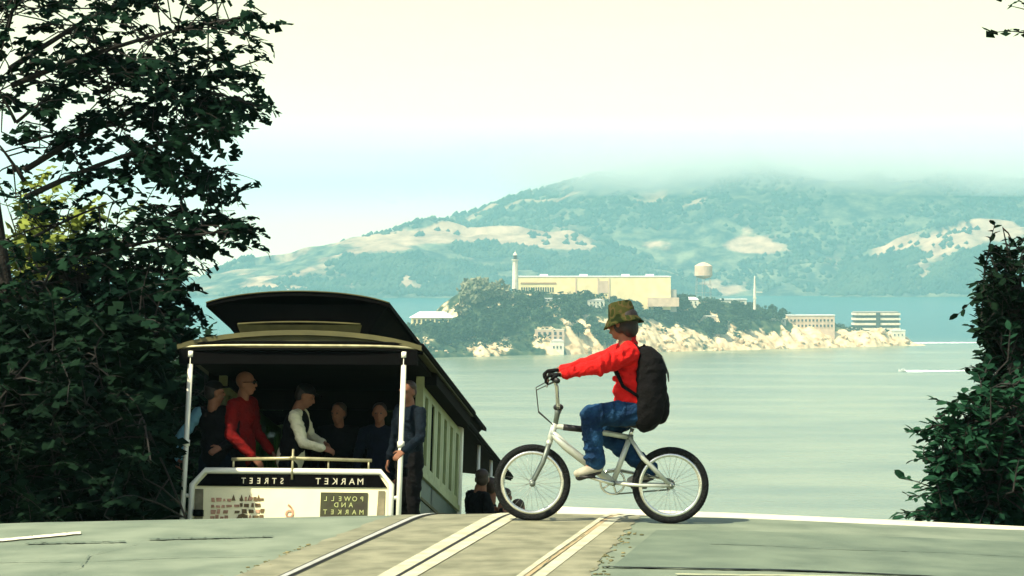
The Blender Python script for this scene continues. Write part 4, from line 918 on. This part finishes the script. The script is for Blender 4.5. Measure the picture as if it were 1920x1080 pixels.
# platform posts and rails
for s, x in ((-1, -1.085), (1, 1.065)):
    po = MB().tube([(x, -.03, .42), (x * 1.0, -.03, 2.57)], .026, 10); pp = P('platform_post', po, 'car_white', smooth=True)
    for z in (.55, 1.66, 2.55): P('collar', MB().tube([(x, -.03, z - .03), (x, -.03, z + .03)], .036, 10), 'car_white', pp, True)
    P('post_bracket', MB().tube([(x, -.03, 1.135), (x - s * .10, -.02, 1.135)], .020, 8), 'car_white', pp, True)
P('handrail', MB().tube([(-.62, -.02, 1.50), (.0, -.05, 1.512), (.78, -.02, 1.50)], .017, 8), 'brass', smooth=True)
for x in (-.6, .35, .75): P('handrail_stud', MB().tube([(x, -.02, 1.39), (x, -.02, 1.50)], .010, 6), 'brass', smooth=True)
bs_ = MB().tube([(.0, -.06, 1.30), (.0, -.06, 1.60)], .012, 8); bs_.ell((0, -.06, 1.512), (.035, .035, .022)); P('brake_staff', bs_, 'brass', smooth=True)
# end dash: framed panel with lettered band, poster, number and ad
FR = [(-1.00, .46), (-1.00, 1.245), (-.875, 1.385), (.875, 1.385), (.985, 1.26), (.985, .46)]
dash = P('dash_panel', MB().prism([(x * .985, z - .01) for x, z in FR], .05, 'y', -.03), 'car_cream')
P('dash_frame', MB().tube([(x, -.04, z) for x, z in FR], .030, 8), 'car_white', smooth=True)
P('letter_band', MB().prism([(-.955, 1.232), (-.85, 1.352), (.86, 1.352), (.945, 1.232)], .012, 'y', -.045), 'car_black', dash)
for a, b_, c_2, d_ in ((-.968, -.885, -.955, -.865), (.86, .925, .835, .955)):
    P('corner_strip', MB().prism([(a, 1.20), (b_, 1.20), (d_ if a < 0 else b_, .46), (c_2, .46)], .010, 'y', -.043), 'olive_strip', dash)
P('dark_box', MB().prism([(-.965, .93), (-.87, .93), (-.87, .99), (-.965, .99)], .05, 'y', -.09), 'car_black', dash)
def text_mesh(body, size, depth=.003, sx=1.0):
    cu = bpy.data.curves.new('text', 'FONT'); cu.body = body; cu.size = size; cu.extrude = depth; cu.align_x = 'CENTER'; cu.space_character = 1.15
    o = bpy.data.objects.new('t', cu); COL.objects.link(o); dg = bpy.context.evaluated_depsgraph_get(); dg.update()
    me = bpy.data.meshes.new_from_object(o.evaluated_get(dg)); bpy.data.objects.remove(o)
    # the lettering in the photograph reads mirrored: face toward -y with x flipped
    me.transform(Matrix(((-sx, 0, 0, 0), (0, 0, 1, 0), (0, 1, 0, 0), (0, 0, 0, 1))))
    return me
def lettering(body, x, z, size, m, y, sx=1.0, parent=None, depth=.003):
    me = text_mesh(body, size, depth, sx); o = link('lettering', me, M[m], parent or dash); o.location = (x, y, z); return o
for i, ch_ in enumerate('MARKET'): lettering(ch_, .68 - i * .084, 1.258, .088, 'gold_letter', -.049, 1.0)
for i, ch_ in enumerate('STREET'): lettering(ch_, -.10 - i * .077, 1.258, .082, 'gold_letter', -.049, .9)
po_ = P('poster', MB().bb((.29, -.043, .52), (.755, -.033, 1.18)), 'poster_green', dash)
P('poster_foot', MB().bb((.30, -.046, .84), (.745, -.042, .945)), 'car_maroon', dash)
for body, z in (('POWELL', 1.095), ('AND', 1.035), ('MARKET', .965)):
    n_ = len(body)
    for i, ch_ in enumerate(body): lettering(ch_, .522 + (n_ - 1) * .036 - i * .072, z, .066, 'poster_letter', -.047, .95)
lettering('6', -.012, .925, .20, 'print_tan', -.036, 1.0)
# faded ad: broken rows of print with a small dark arch
r = random.Random(12); ad1, ad2 = 'print_tan', 'print_brown'
def mark(mm, x, z, w, h): P('print_mark', MB().prism([(x, z), (x + w, z + r.uniform(-.006, .006)), (x + w + r.uniform(-.008, .008), z + h), (x + r.uniform(-.008, .008), z + h)], .006, 'y', -.038), mm, dash)
for row, (z, h) in enumerate(((1.085, .040), (1.025, .035), (.965, .04), (.90, .05), (.82, .06), (.72, .07), (.60, .08))):
    x = -.80
    while x < -.30:
        w = r.uniform(.02, .055)
        if not (-.635 < x < -.59) and not (row == 0 and x < -.62 and r.random() < .3): mark(ad1 if (x < -.60 or r.random() < .35) else ad2, x, z + (x + .55) * .03, w, h * r.uniform(.6, 1.1))
        x += w + r.uniform(.008, .03)
P('print_arch', MB().prism([(-.545, .80), (-.545, .90), (-.52, .95), (-.48, .965), (-.44, .95), (-.415, .90), (-.415, .80), (-.445, .80), (-.455, .90), (-.48, .925), (-.505, .90), (-.515, .80)], .008, 'y', -.042), ad2, dash)
for x in (-.50, -.42, -.33, -.58): P('print_mark', MB().prism([(x - .02, 1.09), (x + .022, 1.09), (x, 1.15)], .006, 'y', -.037), ad2, dash)

# closed section sides
for s in (-1, 1):
    x0 = s * HW; y0, y1 = 1.26, 4.12; nW = 6
    P('side_panel', MB().bb((x0 - s * .05, y0, .45), (x0, y1, 1.53)), 'car_green')
    P('belt_rail', MB().bb((x0 - s * .05, y0, 1.535), (x0 + s * .03, y1, 1.60)), 'car_frame')
    P('skirt_moulding', MB().bb((x0, y0 + .06, 1.30), (x0 + s * .015, y1 - .05, 1.33)), 'car_olive')
    P('corner_pillar', MB().bb((x0 - s * .06, y0 - .06, .45), (x0 + s * .02, y0, 2.56)), 'car_frame')
    P('corner_pillar', MB().bb((x0 - s * .06, y1, .45), (x0 + s * .035, y1 + .10, 2.52)), 'car_white')
    pt = (y1 - y0) / nW
    for k in range(nW):
        a, b_ = y0 + k * pt, y0 + (k + 1) * pt; q = MB()
        q.bb((x0 - s * .045, a + .005, 1.605), (x0 + s * .012, a + .13, 2.47)); q.bb((x0 - s * .045, b_ - .13, 1.605), (x0 + s * .012, b_ - .005, 2.47))
        q.bb((x0 - s * .045, a + .13, 2.39), (x0 + s * .012, b_ - .13, 2.47)); q.bb((x0 - s * .045, a + .13, 1.605), (x0 + s * .012, b_ - .13, 1.68))
        w = P('window', q, 'car_frame'); P('pane', MB().bb((x0 - s * .022, a + .13, 1.68), (x0 - s * .012, b_ - .13, 2.39)), 'glass', w)
    P('bench', MB().bb((s * .62, 2.25, 1.10), (s * 1.0, y1 - .02, 1.18)), 'car_shade_brown'); P('shade_lining', MB().bb((x0 - s * .10, y0 + .02, .76), (x0 - s * .062, y1, 1.62)), 'car_shade_brown'); P('platform_step', MB().bb((s * .85, .0, .36), (s * 1.18, 1.2, .42)), 'car_shade_brown')  # the lining is a dark board added to shade the inner walls by colour
    P('running_board', MB().bb((s * 1.0, 4.3, .36), (s * 1.30, 8.1, .42)), 'car_shade_brown')
    P('open_bench', MB().bb((s * .45, 4.4, 1.06), (s * .95, 8.0, 1.16)), 'car_shade_brown'); P('bench_back', MB().bb((s * .38, 4.4, 1.16), (s * .46, 8.0, 1.75)), 'car_shade_brown')
    for y in (5.4, 6.6, 7.9): P('grab_pole', MB().tube([(s * 1.12, y, .42), (s * 1.12, y, 2.5)], .02, 8), 'car_white', smooth=True)
    P('lower_skirt', MB().bb((s * .98, 4.2, .42), (s * 1.0, 8.2, 1.06)), 'car_maroon')
P('front_bulkhead', MB().bb((-HW, 8.2, .75), (HW, 8.28, 1.5)), 'car_shade_brown')
P('partition', MB().bb((-HW, 4.14, .75), (HW, 4.2, 2.5)), 'car_shade_brown')
for y in (1.3, 6.6):
    tr = P('truck', MB().bb((-.6, y - .7, .22), (.6, y + .7, .36)), 'car_black')
    for s in (-1, 1):
        for dy in (-.48, .48): P('wheel', MB().tube([(s * .50, y + dy, .30), (s * .60, y + dy, .30)], .30, 18), 'car_black', tr)
bp = P('bumper', MB().bb((-.9, -.12, .42), (.9, -.03, .56)), 'car_black')
mirror_pod = P('side_lamp', MB().bb((1.06, .03, 1.36), (1.12, .10, 1.44)), 'car_black')

def on_car(x, y, z=.75): return CM @ V((x, y, z))
cg = 'passengers standing on the rear platform'
person('man in dark red sweater and wraparound sunglasses on the rear platform', on_car(-.71, .95), R(-112), 1.03,
       (((-.29, .02, 1.12), (-.28, .20, .92)), ((.27, .03, 1.12), (.22, .26, .90))), .05, R(8), 0, 'dark_red_cloth', None, 'black_cloth', None, True, group=cg)
person('person in dark vest and cream sleeves bending over, pale cap visor', on_car(-.24, 1.15), R(-98), .98,
       (((-.24, .16, 1.17), (-.12, .34, 1.10)), ((.26, .20, 1.13), (.20, .40, 1.07))), .20, R(4), R(22), 'white_cloth', 'white_cloth', 'black_cloth', 'hair_dark', False, 'black_cloth', 'black_cloth', group=cg)
person('dark haired woman in dark coat facing the road beside the post', on_car(.64, 1.5), R(165), .90, None, 0, R(10), 0, 'navy_cloth', None, 'navy_cloth', 'hair_dark', group=cg)
person('passenger deep in the shade in the middle of the platform', on_car(.17, 1.7), R(175), .92, None, .02, R(-20), 0, 'black_cloth', None, 'black_cloth', 'hair_brown', group=cg)
person('person in blue denim jacket gripping the platform post from behind', on_car(1.10, .50), R(128), .93,
       (((-.33, .10, 1.15), (-.37, .35, 1.02)), ((.26, .0, 1.12), (.27, .08, .88))), 0, R(20), 0, 'denim_dark', None, 'black_cloth', 'hair_brown', group=cg)
person('passenger with pale blue sleeve standing behind the left post', on_car(-.93, .80), R(172), .95,
       (((-.22, .05, 1.12), (-.10, .20, 1.05)), ((.36, .10, 1.14), (.34, .26, .92))), 0, R(120), 0, 'black_cloth', ('black_cloth', 'blue_cloth'), 'denim_dark', 'hair_dark', cap='black_cloth', group=cg)
for y_, yw_, lb_ in ((4.75, -60, 'passenger in black leaning out just ahead of the last closed window'), (5.4, -95, 'dark clothed passenger on the running board below the front roof edge'),
                     (6.3, -75, 'passenger with brown hair on the running board left of the bicycle wheel'), (7.3, -85, 'farthest passenger on the running board, just behind the front wheel of the bicycle')):
    person(lb_, on_car(1.20 + .05 * (y_ - 4.7), y_, .42), R(yw_), .97, (((-.27, .10, 1.12), (-.20, .30, 1.2)), ((.27, .10, 1.12), (.20, .30, 1.2))), .12, R(60), 0, 'black_cloth', None, 'black_cloth', 'hair_brown', group='passengers on the running board')

# ------------------------------------------------------------------ bicycle and rider
Y0 = 16.85; K = F / Y0
def q(px, py, dy=0.0): return V(((px - 960) / K, Y0 + dy, EYE - (py - YH) / K))
M['chrome'] = mat('chrome', (.78, .80, .72), .22, (.66, .69, .62), 12, metal=.85)
M['silver_paint'] = mat('silver_paint', (.60, .64, .54), .35, (.42, .46, .38), 8, metal=.25)
M['spoke'] = mat('spoke', (.34, .36, .32), .4, (.25, .27, .24), 9, metal=.6)
M['grey_metal'] = mat('grey_metal', (.16, .19, .16), .45, (.10, .12, .10), 9, metal=.5)
M['tyre'] = mat('tyre', (.010, .012, .012), .85, (.006, .007, .007), 30, .5, 90, spec=.2)
M['black_plastic'] = mat('black_plastic', (.010, .010, .010), .5)
fr, re, bbk = q(998, 904), q(1257, 906), q(1149, 905)
zf, zr = float(roadz(np.array(fr.x), np.array(Y0))), float(roadz(np.array(re.x), np.array(Y0)))
RW = .252; fr.z = zf + RW; re.z = zr + RW
org = V((bbk.x, Y0, float(roadz(np.array(bbk.x), np.array(Y0)))))
bike = empty('bicycle', 'silver small wheeled bicycle crossing the crest of the road', 'bicycle', org)
def BP(name, b, m, parent=None, smooth=True):
    b.v = [tuple(V(v) - org) for v in b.v]; return b.build(name, M[m], parent or bike, smooth)
def wheel(c, name='wheel'):
    w = BP(name, MB().tube([c + V((0, -.045, 0)), c + V((0, -.02, 0)), c + V((0, .02, 0)), c + V((0, .045, 0))], [.022, .016, .016, .022], 12), 'chrome')
    n = 56; ring = lambda rad: [c + V((rad * math.cos(2 * math.pi * k / n), 0, rad * math.sin(2 * math.pi * k / n))) for k in range(n)]
    BP('tyre', MB().tube(ring(.229), .0225, 12, closed=True), 'tyre', w)
    tr = MB()
    for k in range(72):
        a = 2 * math.pi * k / 72; d = V((math.cos(a), 0, math.sin(a)))
        for s in (-1, 1): tr.box(c + d * .2475 + V((0, s * .009, 0)), (.006, .012, .010), Matrix.Rotation(-a, 3, 'Y'))
    BP('tread', tr, 'tyre', w, False)
    rm = MB(); pr = [(.188, -.016), (.210, -.014), (.210, .014), (.188, .016), (.184, 0)]; m_ = len(pr)
    vs = [c + V((rad * math.cos(2 * math.pi * k / n), y, rad * math.sin(2 * math.pi * k / n))) for k in range(n) for rad, y in pr]
    rm.add(vs, [(k * m_ + i, k * m_ + (i + 1) % m_, ((k + 1) % n) * m_ + (i + 1) % m_, ((k + 1) % n) * m_ + i) for k in range(n) for i in range(m_)]); BP('rim', rm, 'chrome', w)
    for k in range(28):
        a = 2 * math.pi * k / 28; s = 1 if k % 2 else -1; b_ = a + (.55 if (k // 2) % 2 else -.55)
        BP('spoke', MB().tube([c + V((.018 * math.cos(b_), s * .030, .018 * math.sin(b_))), c + V((.186 * math.cos(a), s * .004, .186 * math.sin(a)))], .0010, 4), 'spoke', w)
    return w
wheel(fr); wheel(re)
ht0, ht1, stem, st1 = q(1029, 832), q(1041, 794), q(1047, 766), q(1181, 820)
frame = BP('frame', MB().tube([ht0, ht1], .021, 12), 'silver_paint')
BP('down_tube', MB().tube([q(1036, 812), q(1062, 838), bbk], [.025, .028, .026], 12), 'silver_paint', frame)
BP('top_tube', MB().tube([q(1042, 799), q(1100, 806), st1], .0175, 12), 'silver_paint', frame)
BP('top_tube_pad', MB().tube([q(1056, 801), q(1098, 805.5)], .021, 12), 'black_plastic', frame)
BP('seat_tube', MB().tube([bbk, st1], .018, 12), 'silver_paint', frame)
for s in (-1, 1):
    BP('seat_stay', MB().tube([st1 + V((0, s * .02, 0)), q(1205, 858, s * .045), re + V((0, s * .062, 0))], [.011, .016, .013], 8), 'silver_paint', frame)
    BP('chain_stay', MB().tube([bbk + V((0, s * .03, 0)), q(1200, 909, s * .05), re + V((0, s * .062, 0))], .011, 8), 'silver_paint', frame)
    BP('axle_nut', MB().tube([re + V((0, s * .05, 0)), re + V((0, s * .085, 0))], .014, 8), 'grey_metal', frame)
fork = BP('fork', MB().tube([ht0 + V((0, -.06, 0)), ht0 + V((0, -.03, .012)), ht0 + V((0, .03, .012)), ht0 + V((0, .06, 0))], .018, 10), 'silver_paint')
for s in (-1, 1):
    BP('fork_blade', MB().tube([ht0 + V((0, s * .058, 0)), q(1018, 866, s * .058), q(1004, 893, s * .058), fr + V((0, s * .056, 0))], [.017, .015, .013, .012], 9), 'grey_metal', fork)
    BP('axle_peg', MB().tube([fr + V((0, s * .05, 0)), fr + V((0, s * .12, 0))], .019, 10), 'grey_metal', fork)
# handlebar
hb_ = BP('handlebar', MB().tube([stem + V((0, -.04, .01)), stem + V((0, .04, .01))], .013, 10), 'chrome')
gripc = q(1034, 709)
for s in (-1, 1):
    BP('riser', MB().tube([stem + V((0, s * .04, .01)), stem + V((-.004, s * .09, .03)), q(1043, 722, s * .20), gripc + V((.012, s * .24, .004)), gripc + V((.012, s * .27, .004)), gripc + V((.03, s * .37, 0))], .0125, 9), 'chrome', hb_)
    BP('grip', MB().tube([gripc + V((.013, s * .265, .004)), gripc + V((.032, s * .385, 0))], .019, 10), 'black_plastic', hb_)
    BP('brake_lever', MB().tube([gripc + V((.02, s * .25, -.01)), gripc + V((-.03, s * .27, -.03)), gripc + V((-.035, s * .34, -.04))], .006, 6), 'grey_metal', hb_)
    BP('brake_cable', MB().tube([gripc + V((.02, s * .25, -.01)), gripc + V((-.10, s * .17, -.07)), gripc + V((-.085, s * .08, -.22)), stem + V((-.02, 0, -.12))], .0035, 6), 'black_plastic', hb_)
BP('cross_bar', MB().tube([q(1045, 735, -.16), q(1045, 735, .16)], .010, 8), 'chrome', hb_)
BP('stem', MB().tube([ht1 + V((0, 0, -.01)), q(1045, 776), stem], [.016, .019, .027], 10), 'grey_metal')
BP('stem_clamp', MB().ell(stem + V((0, 0, .008)), (.034, .035, .024)), 'black_plastic')
# seat
BP('seat_post', MB().tube([st1, q(1186, 803)], .013, 8), 'chrome')
sd = MB(); cs_ = q(1188, 797)
for x, w, z, h in ((-.11, .02, .004, .018), (-.06, .028, .006, .022), (.02, .06, .006, .028), (.07, .078, .012, .032), (.105, .06, .018, .028)): sd.ell(cs_ + V((x, 0, z)), (.055, w, h))
BP('saddle', sd, 'black_plastic'); BP('seat_clamp', MB().tube([st1 + V((0, 0, -.012)), st1 + V((0, 0, .016))], .024, 10), 'grey_metal')
# drive
cp0, cp1 = q(1100, 891, -.11), q(1199, 916, .11)
ck = BP('crank', MB().tube([bbk + V((0, -.085, 0)), cp0 + V((0, .02, 0))], [.014, .010], 8), 'chrome')
BP('crank', MB().tube([bbk + V((0, .085, 0)), cp1 + V((0, -.02, 0))], [.014, .010], 8), 'chrome')
BP('crank_axle', MB().tube([bbk + V((0, -.09, 0)), bbk + V((0, .09, 0))], .016, 10), 'grey_metal')
cr_ = MB(); ncr = 36
cr_.tube([bbk + V((.080 * math.cos(2 * math.pi * k / ncr), .06, .080 * math.sin(2 * math.pi * k / ncr))) for k in range(ncr)], .0075, 6, closed=True)
for k in range(5): cr_.tube([bbk + V((0, .06, 0)), bbk + V((.078 * math.cos(k * 1.2566), .06, .078 * math.sin(k * 1.2566)))], .007, 6)
BP('chainring', cr_, 'chrome')
ch2 = MB()
for s in (-1, 1): ch2.tube([bbk + V((0, .06, s * .082)), re + V((0, .06, s * .034))], .0055, 6)
BP('chain', ch2, 'grey_metal')
cg_ = MB(); cg_.prism([(bbk.x - .075, bbk.z + .02), (bbk.x - .05, bbk.z + .075), (bbk.x + .03, bbk.z + .09), (re.x - .06, re.z + .045), (re.x - .06, re.z + .03), (bbk.x + .03, bbk.z + .065), (bbk.x - .03, bbk.z + .055)], .008, 'y', Y0 + .070); BP('chain_guard', cg_, 'silver_paint', None, False)
BP('cog', MB().tube([re + V((0, .055, 0)), re + V((0, .065, 0))], .034, 16), 'grey_metal')
for c in (cp0, cp1):
    pd = MB()
    for x in (-.045, .045): pd.tube([c + V((x, -.045, 0)), c + V((x, .045, 0))], .009, 6)
    for y in (-.045, .045): pd.tube([c + V((-.045, y, 0)), c + V((.045, y, 0))], .009, 6)
    pd.tube([c + V((0, -.05, 0)), c + V((0, .05, 0))], .010, 6); BP('pedal', pd, 'black_plastic')
if 0: rf = MB(); rf.tube([re + V((-.10, 0, .262)), re + V((-.10, 0, .262)) + V((.004, .03, .004))], .02, 10); BP('rear_reflector', rf, 'black_plastic')

# rider
ro_ = q(1185, 765); ro_.z = org.z
kid = empty('person', 'child in red jacket, jeans and camouflage bucket hat riding the bicycle', 'person', ro_)
def rel(P_): return [tuple([p[0]] + [(V(v) - ro_) if isinstance(v, Vector) else v for v in p[1:]]) for p in P_]
def KB(name, prims, m, parent=None, voxel=.010, smooth=3, fold=0.0): return blob(name, rel(prims), M[m], parent or kid, voxel, smooth, None, fold)
hrot = Matrix.Rotation(R(62), 3, 'Z') @ Matrix.Rotation(R(-4), 3, 'X')       # facing left, a touch away from the viewer
hcen = q(1166, 606); hk = .93
shL, shR = q(1178, 662, -.135), q(1176, 660, .135); elL, elR = q(1112, 687, -.235), q(1108, 684, .235); wrL, wrR = q(1050, 698, -.30), q(1049, 697, .30)
hpL, hpR = q(1188, 772, -.075), q(1188, 772, .075); knL, knR = q(1107, 778, -.105), q(1132, 812, .095); anL, anR = q(1116, 868, -.11), q(1219, 884, .10)
KBody = head_prims(hcen, hk, hrot) + [('c', q(1180, 645), .042, q(1174, 626), .042), ('e', q(1186, 695), (.085, .125, .16)), ('e', q(1188, 755), (.095, .125, .09)),
    ('c', shL, .04, elL, .032), ('c', elL, .031, wrL, .021), ('c', shR, .04, elR, .032), ('c', elR, .031, wrR, .021), ('c', hpL, .065, knL, .045), ('c', knL, .043, anL, .032), ('c', hpR, .065, knR, .045), ('c', knR, .043, anR, .032),
    ('c', anL, .03, q(1090, 884, -.11), .025), ('c', anR, .03, q(1192, 902, .10), .025)]
KBody += hand_prims(wrL, V((-1, .06, -.12)), V((-.25, 0, 1)), .84, 1.15, -1) + hand_prims(wrR, V((-1, -.06, -.12)), V((-.25, 0, 1)), .84, 1.15, 1)
kb = KB('body', KBody, 'skin', None, .0075, 2)
GL = hand_prims(wrL, V((-1, .06, -.12)), V((-.25, 0, 1)), .90, 1.15, -1)
KB('glove', [(p[0], p[1], p[2] * 1.18, p[3], p[4] * 1.18) for p in GL], 'black_cloth', kb, .006, 1)
GR = hand_prims(wrR, V((-1, -.06, -.12)), V((-.25, 0, 1)), .90, 1.15, 1)
KB('glove', [(p[0], p[1], p[2] * 1.18, p[3], p[4] * 1.18) for p in GR], 'black_cloth', kb, .006, 1)
J = [('e', q(1184, 680), (.100, .150, .125)), ('e', q(1184, 715), (.102, .148, .125)), ('c', q(1172, 735, -.05), .082, q(1176, 752, .05), .085), ('e', q(1186, 748), (.112, .152, .062)), ('c', q(1178, 655, -.12), .055, q(1178, 655, .12), .055), ('c', q(1180, 648), .062, q(1177, 634), .056)]
for sh, el, wr in ((shL, elL, wrL), (shR, elR, wrR)): J += [('c', sh, .068, sh.lerp(el, .5) + V((0, 0, -.006)), .062), ('c', sh.lerp(el, .5) + V((0, 0, -.006)), .062, el, .050), ('c', el, .050, wr.lerp(el, .12), .031)]
for t, a in ((.22, .007), (.45, -.006), (.62, .008), (.82, -.004)):
    c = shL.lerp(elL, t); J.append(('e', c + V((0, -.02, a)), (.016, .055, .066)))
    c = elL.lerp(wrL, t); J.append(('e', c + V((0, -.004, a * .5)), (.012, .046 - .016 * t, .050 - .016 * t)))
for z_, x_ in ((690, 1150), (708, 1152), (728, 1156)): J.append(('c', q(x_, z_, -.10), .018, q(x_ + 26, z_ + 12, -.13), .016))
KB('jacket', J, 'red_cloth', None, .009, 2, .0065)
JN = [('e', q(1189, 764), (.118, .150, .085))]
for hp_, kn, an, s in ((hpL, knL, anL, -1), (hpR, knR, anR, 1)):
    JN += [('c', hp_, .088, kn, .070), ('c', kn, .070, kn.lerp(an, .55), .062), ('c', kn.lerp(an, .55), .062, an + V((0, 0, .01)), .058)]
    for t in (.12, .30, .48, .68, .86):
        c = kn.lerp(an, t); JN.append(('e', c + V((.012 * (1 if int(t * 10) % 2 else -1), s * .012, 0)), (.066, .056, .014)))
    for t in (.25, .5, .75): JN.append(('e', hp_.lerp(kn, t) + V((0, s * .03, .012)), (.016, .066, .070)))
KB('jeans', JN, 'jeans', None, .009, 2, .006)
for an, tip, s in ((anL, q(1084, 888, -.11), -1), (anR, q(1186, 906, .10), 1)):
    heel = an + (an - tip).normalized() * .018 + V((0, 0, -.028)); d = (tip - an).normalized()
    so = KB('shoe', [('c', an + V((0, 0, -.005)), .040, heel, .036), ('c', heel, .038, tip + V((.012, 0, .012)), .033), ('e', tip + V((.01, 0, .010)), (.045, .040, .030))], 'shoe', None, .007, 2)
    KB('sole', [('c', heel + V((0, 0, -.024)), .026, tip + V((.005, 0, -.012)), .027)], 'sole', so, .007, 1)
hf = lambda x, y, z: hcen + hrot @ V((x * hk, y * hk, z * hk))
for s in (-1, 1): b = MB().ell(hf(.03 * s, .083, .008) - ro_, (.012, .012, .008)); b.build('eye', M['eye'], kb, True)
KB('hair', [('e', hf(0, -.035, .03), (.080, .086, .085), hrot), ('e', hf(0, -.062, -.035), (.076, .052, .070), hrot), ('e', hf(-.062, -.01, -.015), (.022, .045, .055), hrot), ('e', hf(.062, -.01, -.015), (.022, .045, .055), hrot)], 'hair_dark', kb, .008, 2)
# bucket hat in green and brown camouflage
cm_ = bpy.data.materials.new('camouflage'); cm_.use_nodes = True; N = cm_.node_tree; bs = N.nodes['Principled BSDF']; bs.inputs['Roughness'].default_value = .9; bs.inputs['Specular IOR Level'].default_value = .1
t = N.nodes.new('ShaderNodeTexCoord'); x = N.nodes.new('ShaderNodeTexNoise'); x.inputs['Scale'].default_value = 17; x.inputs['Detail'].default_value = 1; N.links.new(t.outputs['Object'], x.inputs['Vector'])
rr = N.nodes.new('ShaderNodeValToRGB'); rr.color_ramp.interpolation = 'CONSTANT'; rr.color_ramp.elements[0].color = (.008, .014, .003, 1); rr.color_ramp.elements[1].position = .42; rr.color_ramp.elements[1].color = (.034, .038, .010, 1)
e2 = rr.color_ramp.elements.new(.52); e2.color = (.060, .046, .017, 1); e3 = rr.color_ramp.elements.new(.60); e3.color = (.020, .028, .006, 1)
N.links.new(x.outputs['Fac'], rr.inputs['Fac']); N.links.new(rr.outputs[0], bs.inputs['Base Color']); M['camouflage'] = cm_
hat = MB(); n = 32; prof = [(.02, .150), (.060, .147), (.080, .135), (.094, .060), (.098, .040), (.128, .002), (.142, -.018), (.138, -.020), (.122, -.002), (.092, .034)]
hr2 = hrot @ Matrix.Rotation(R(-8), 3, 'X'); vs = []
for i, (rad, z) in enumerate(prof):
    for k in range(n):
        a = 2 * math.pi * k / n; w = 1 + .03 * math.sin(3 * a + 1) * (rad > .1); dz = .010 * math.sin(2 * a + .6) * (rad > .1)
        vs.append(hcen + hr2 @ V((rad * .92 * hk * w * math.cos(a), rad * 1.06 * hk * w * math.sin(a) - .012, (z + dz) * hk + .006)) - ro_)
hat.add(vs, [(i * n + k, i * n + (k + 1) % n, (i + 1) * n + (k + 1) % n, (i + 1) * n + k) for i in range(len(prof) - 1) for k in range(n)] + [tuple(range(n))])
hat.build('bucket_hat', cm_, kb, True)
# backpack worn on the back
bo = q(1222, 800)
bag = empty('backpack', 'large black backpack worn by the child on the bicycle', 'backpack', bo)
def GB(name, prims, m, parent=None, voxel=.010, smooth=3, mtx=None, fold=0.0): return blob(name, [tuple([p[0]] + [(V(v) - bo) if isinstance(v, Vector) else v for v in p[1:]]) for p in prims], M[m], parent or bag, voxel, smooth, mtx, fold)
MP = []
for z_, cx_, r_ in ((664, 1210, .054), (670, 1214, .072), (680, 1217, .092), (694, 1219, .102), (710, 1219, .106), (726, 1219, .107), (742, 1219, .107), (758, 1218, .105), (772, 1215, .100), (784, 1211, .082), (792, 1208, .060)):
    MP.append(('c', q(cx_, z_, -.105), r_, q(cx_, z_, .105), r_))
mainb = GB('main_pocket', MP, 'black_cloth', None, .010, 10, None, .004)
GB('front_pocket', [('c', q(1236, z_, -.085), r_, q(1236, z_, .085), r_) for z_, r_ in ((736, .050), (746, .062), (758, .068), (770, .066), (780, .052))], 'black_cloth', None, .010, 8)
GB('side_pocket', [('c', q(1222, 750, -.165), .034, q(1222, 776, -.16), .036)], 'black_cloth', None, .008)
for s in (-1, 1):
    b = MB().tube([v - bo for v in (q(1212, 668, s * .085), q(1188, 646, s * .095), q(1160, 660, s * .105), q(1152, 690, s * .115), q(1166, 722, s * .148), q(1196, 742, s * .160))], [.014, .016, .016, .015, .012, .010], 8); b.build('strap', M['black_cloth'], bag, True)
MB().tube([v - bo for v in (q(1206, 655, -.03), q(1208, 647, -.02), q(1208, 647, .02), q(1206, 655, .03))], .008, 8).build('carry_loop', M['black_cloth'], bag, True)
MB().tube([v - bo for v in (q(1240, 668, -.12), q(1252, 700, -.08), q(1254, 715, 0), q(1252, 700, .08), q(1240, 668, .12))], .004, 6).build('zipper', M['grey_metal'], bag, True)
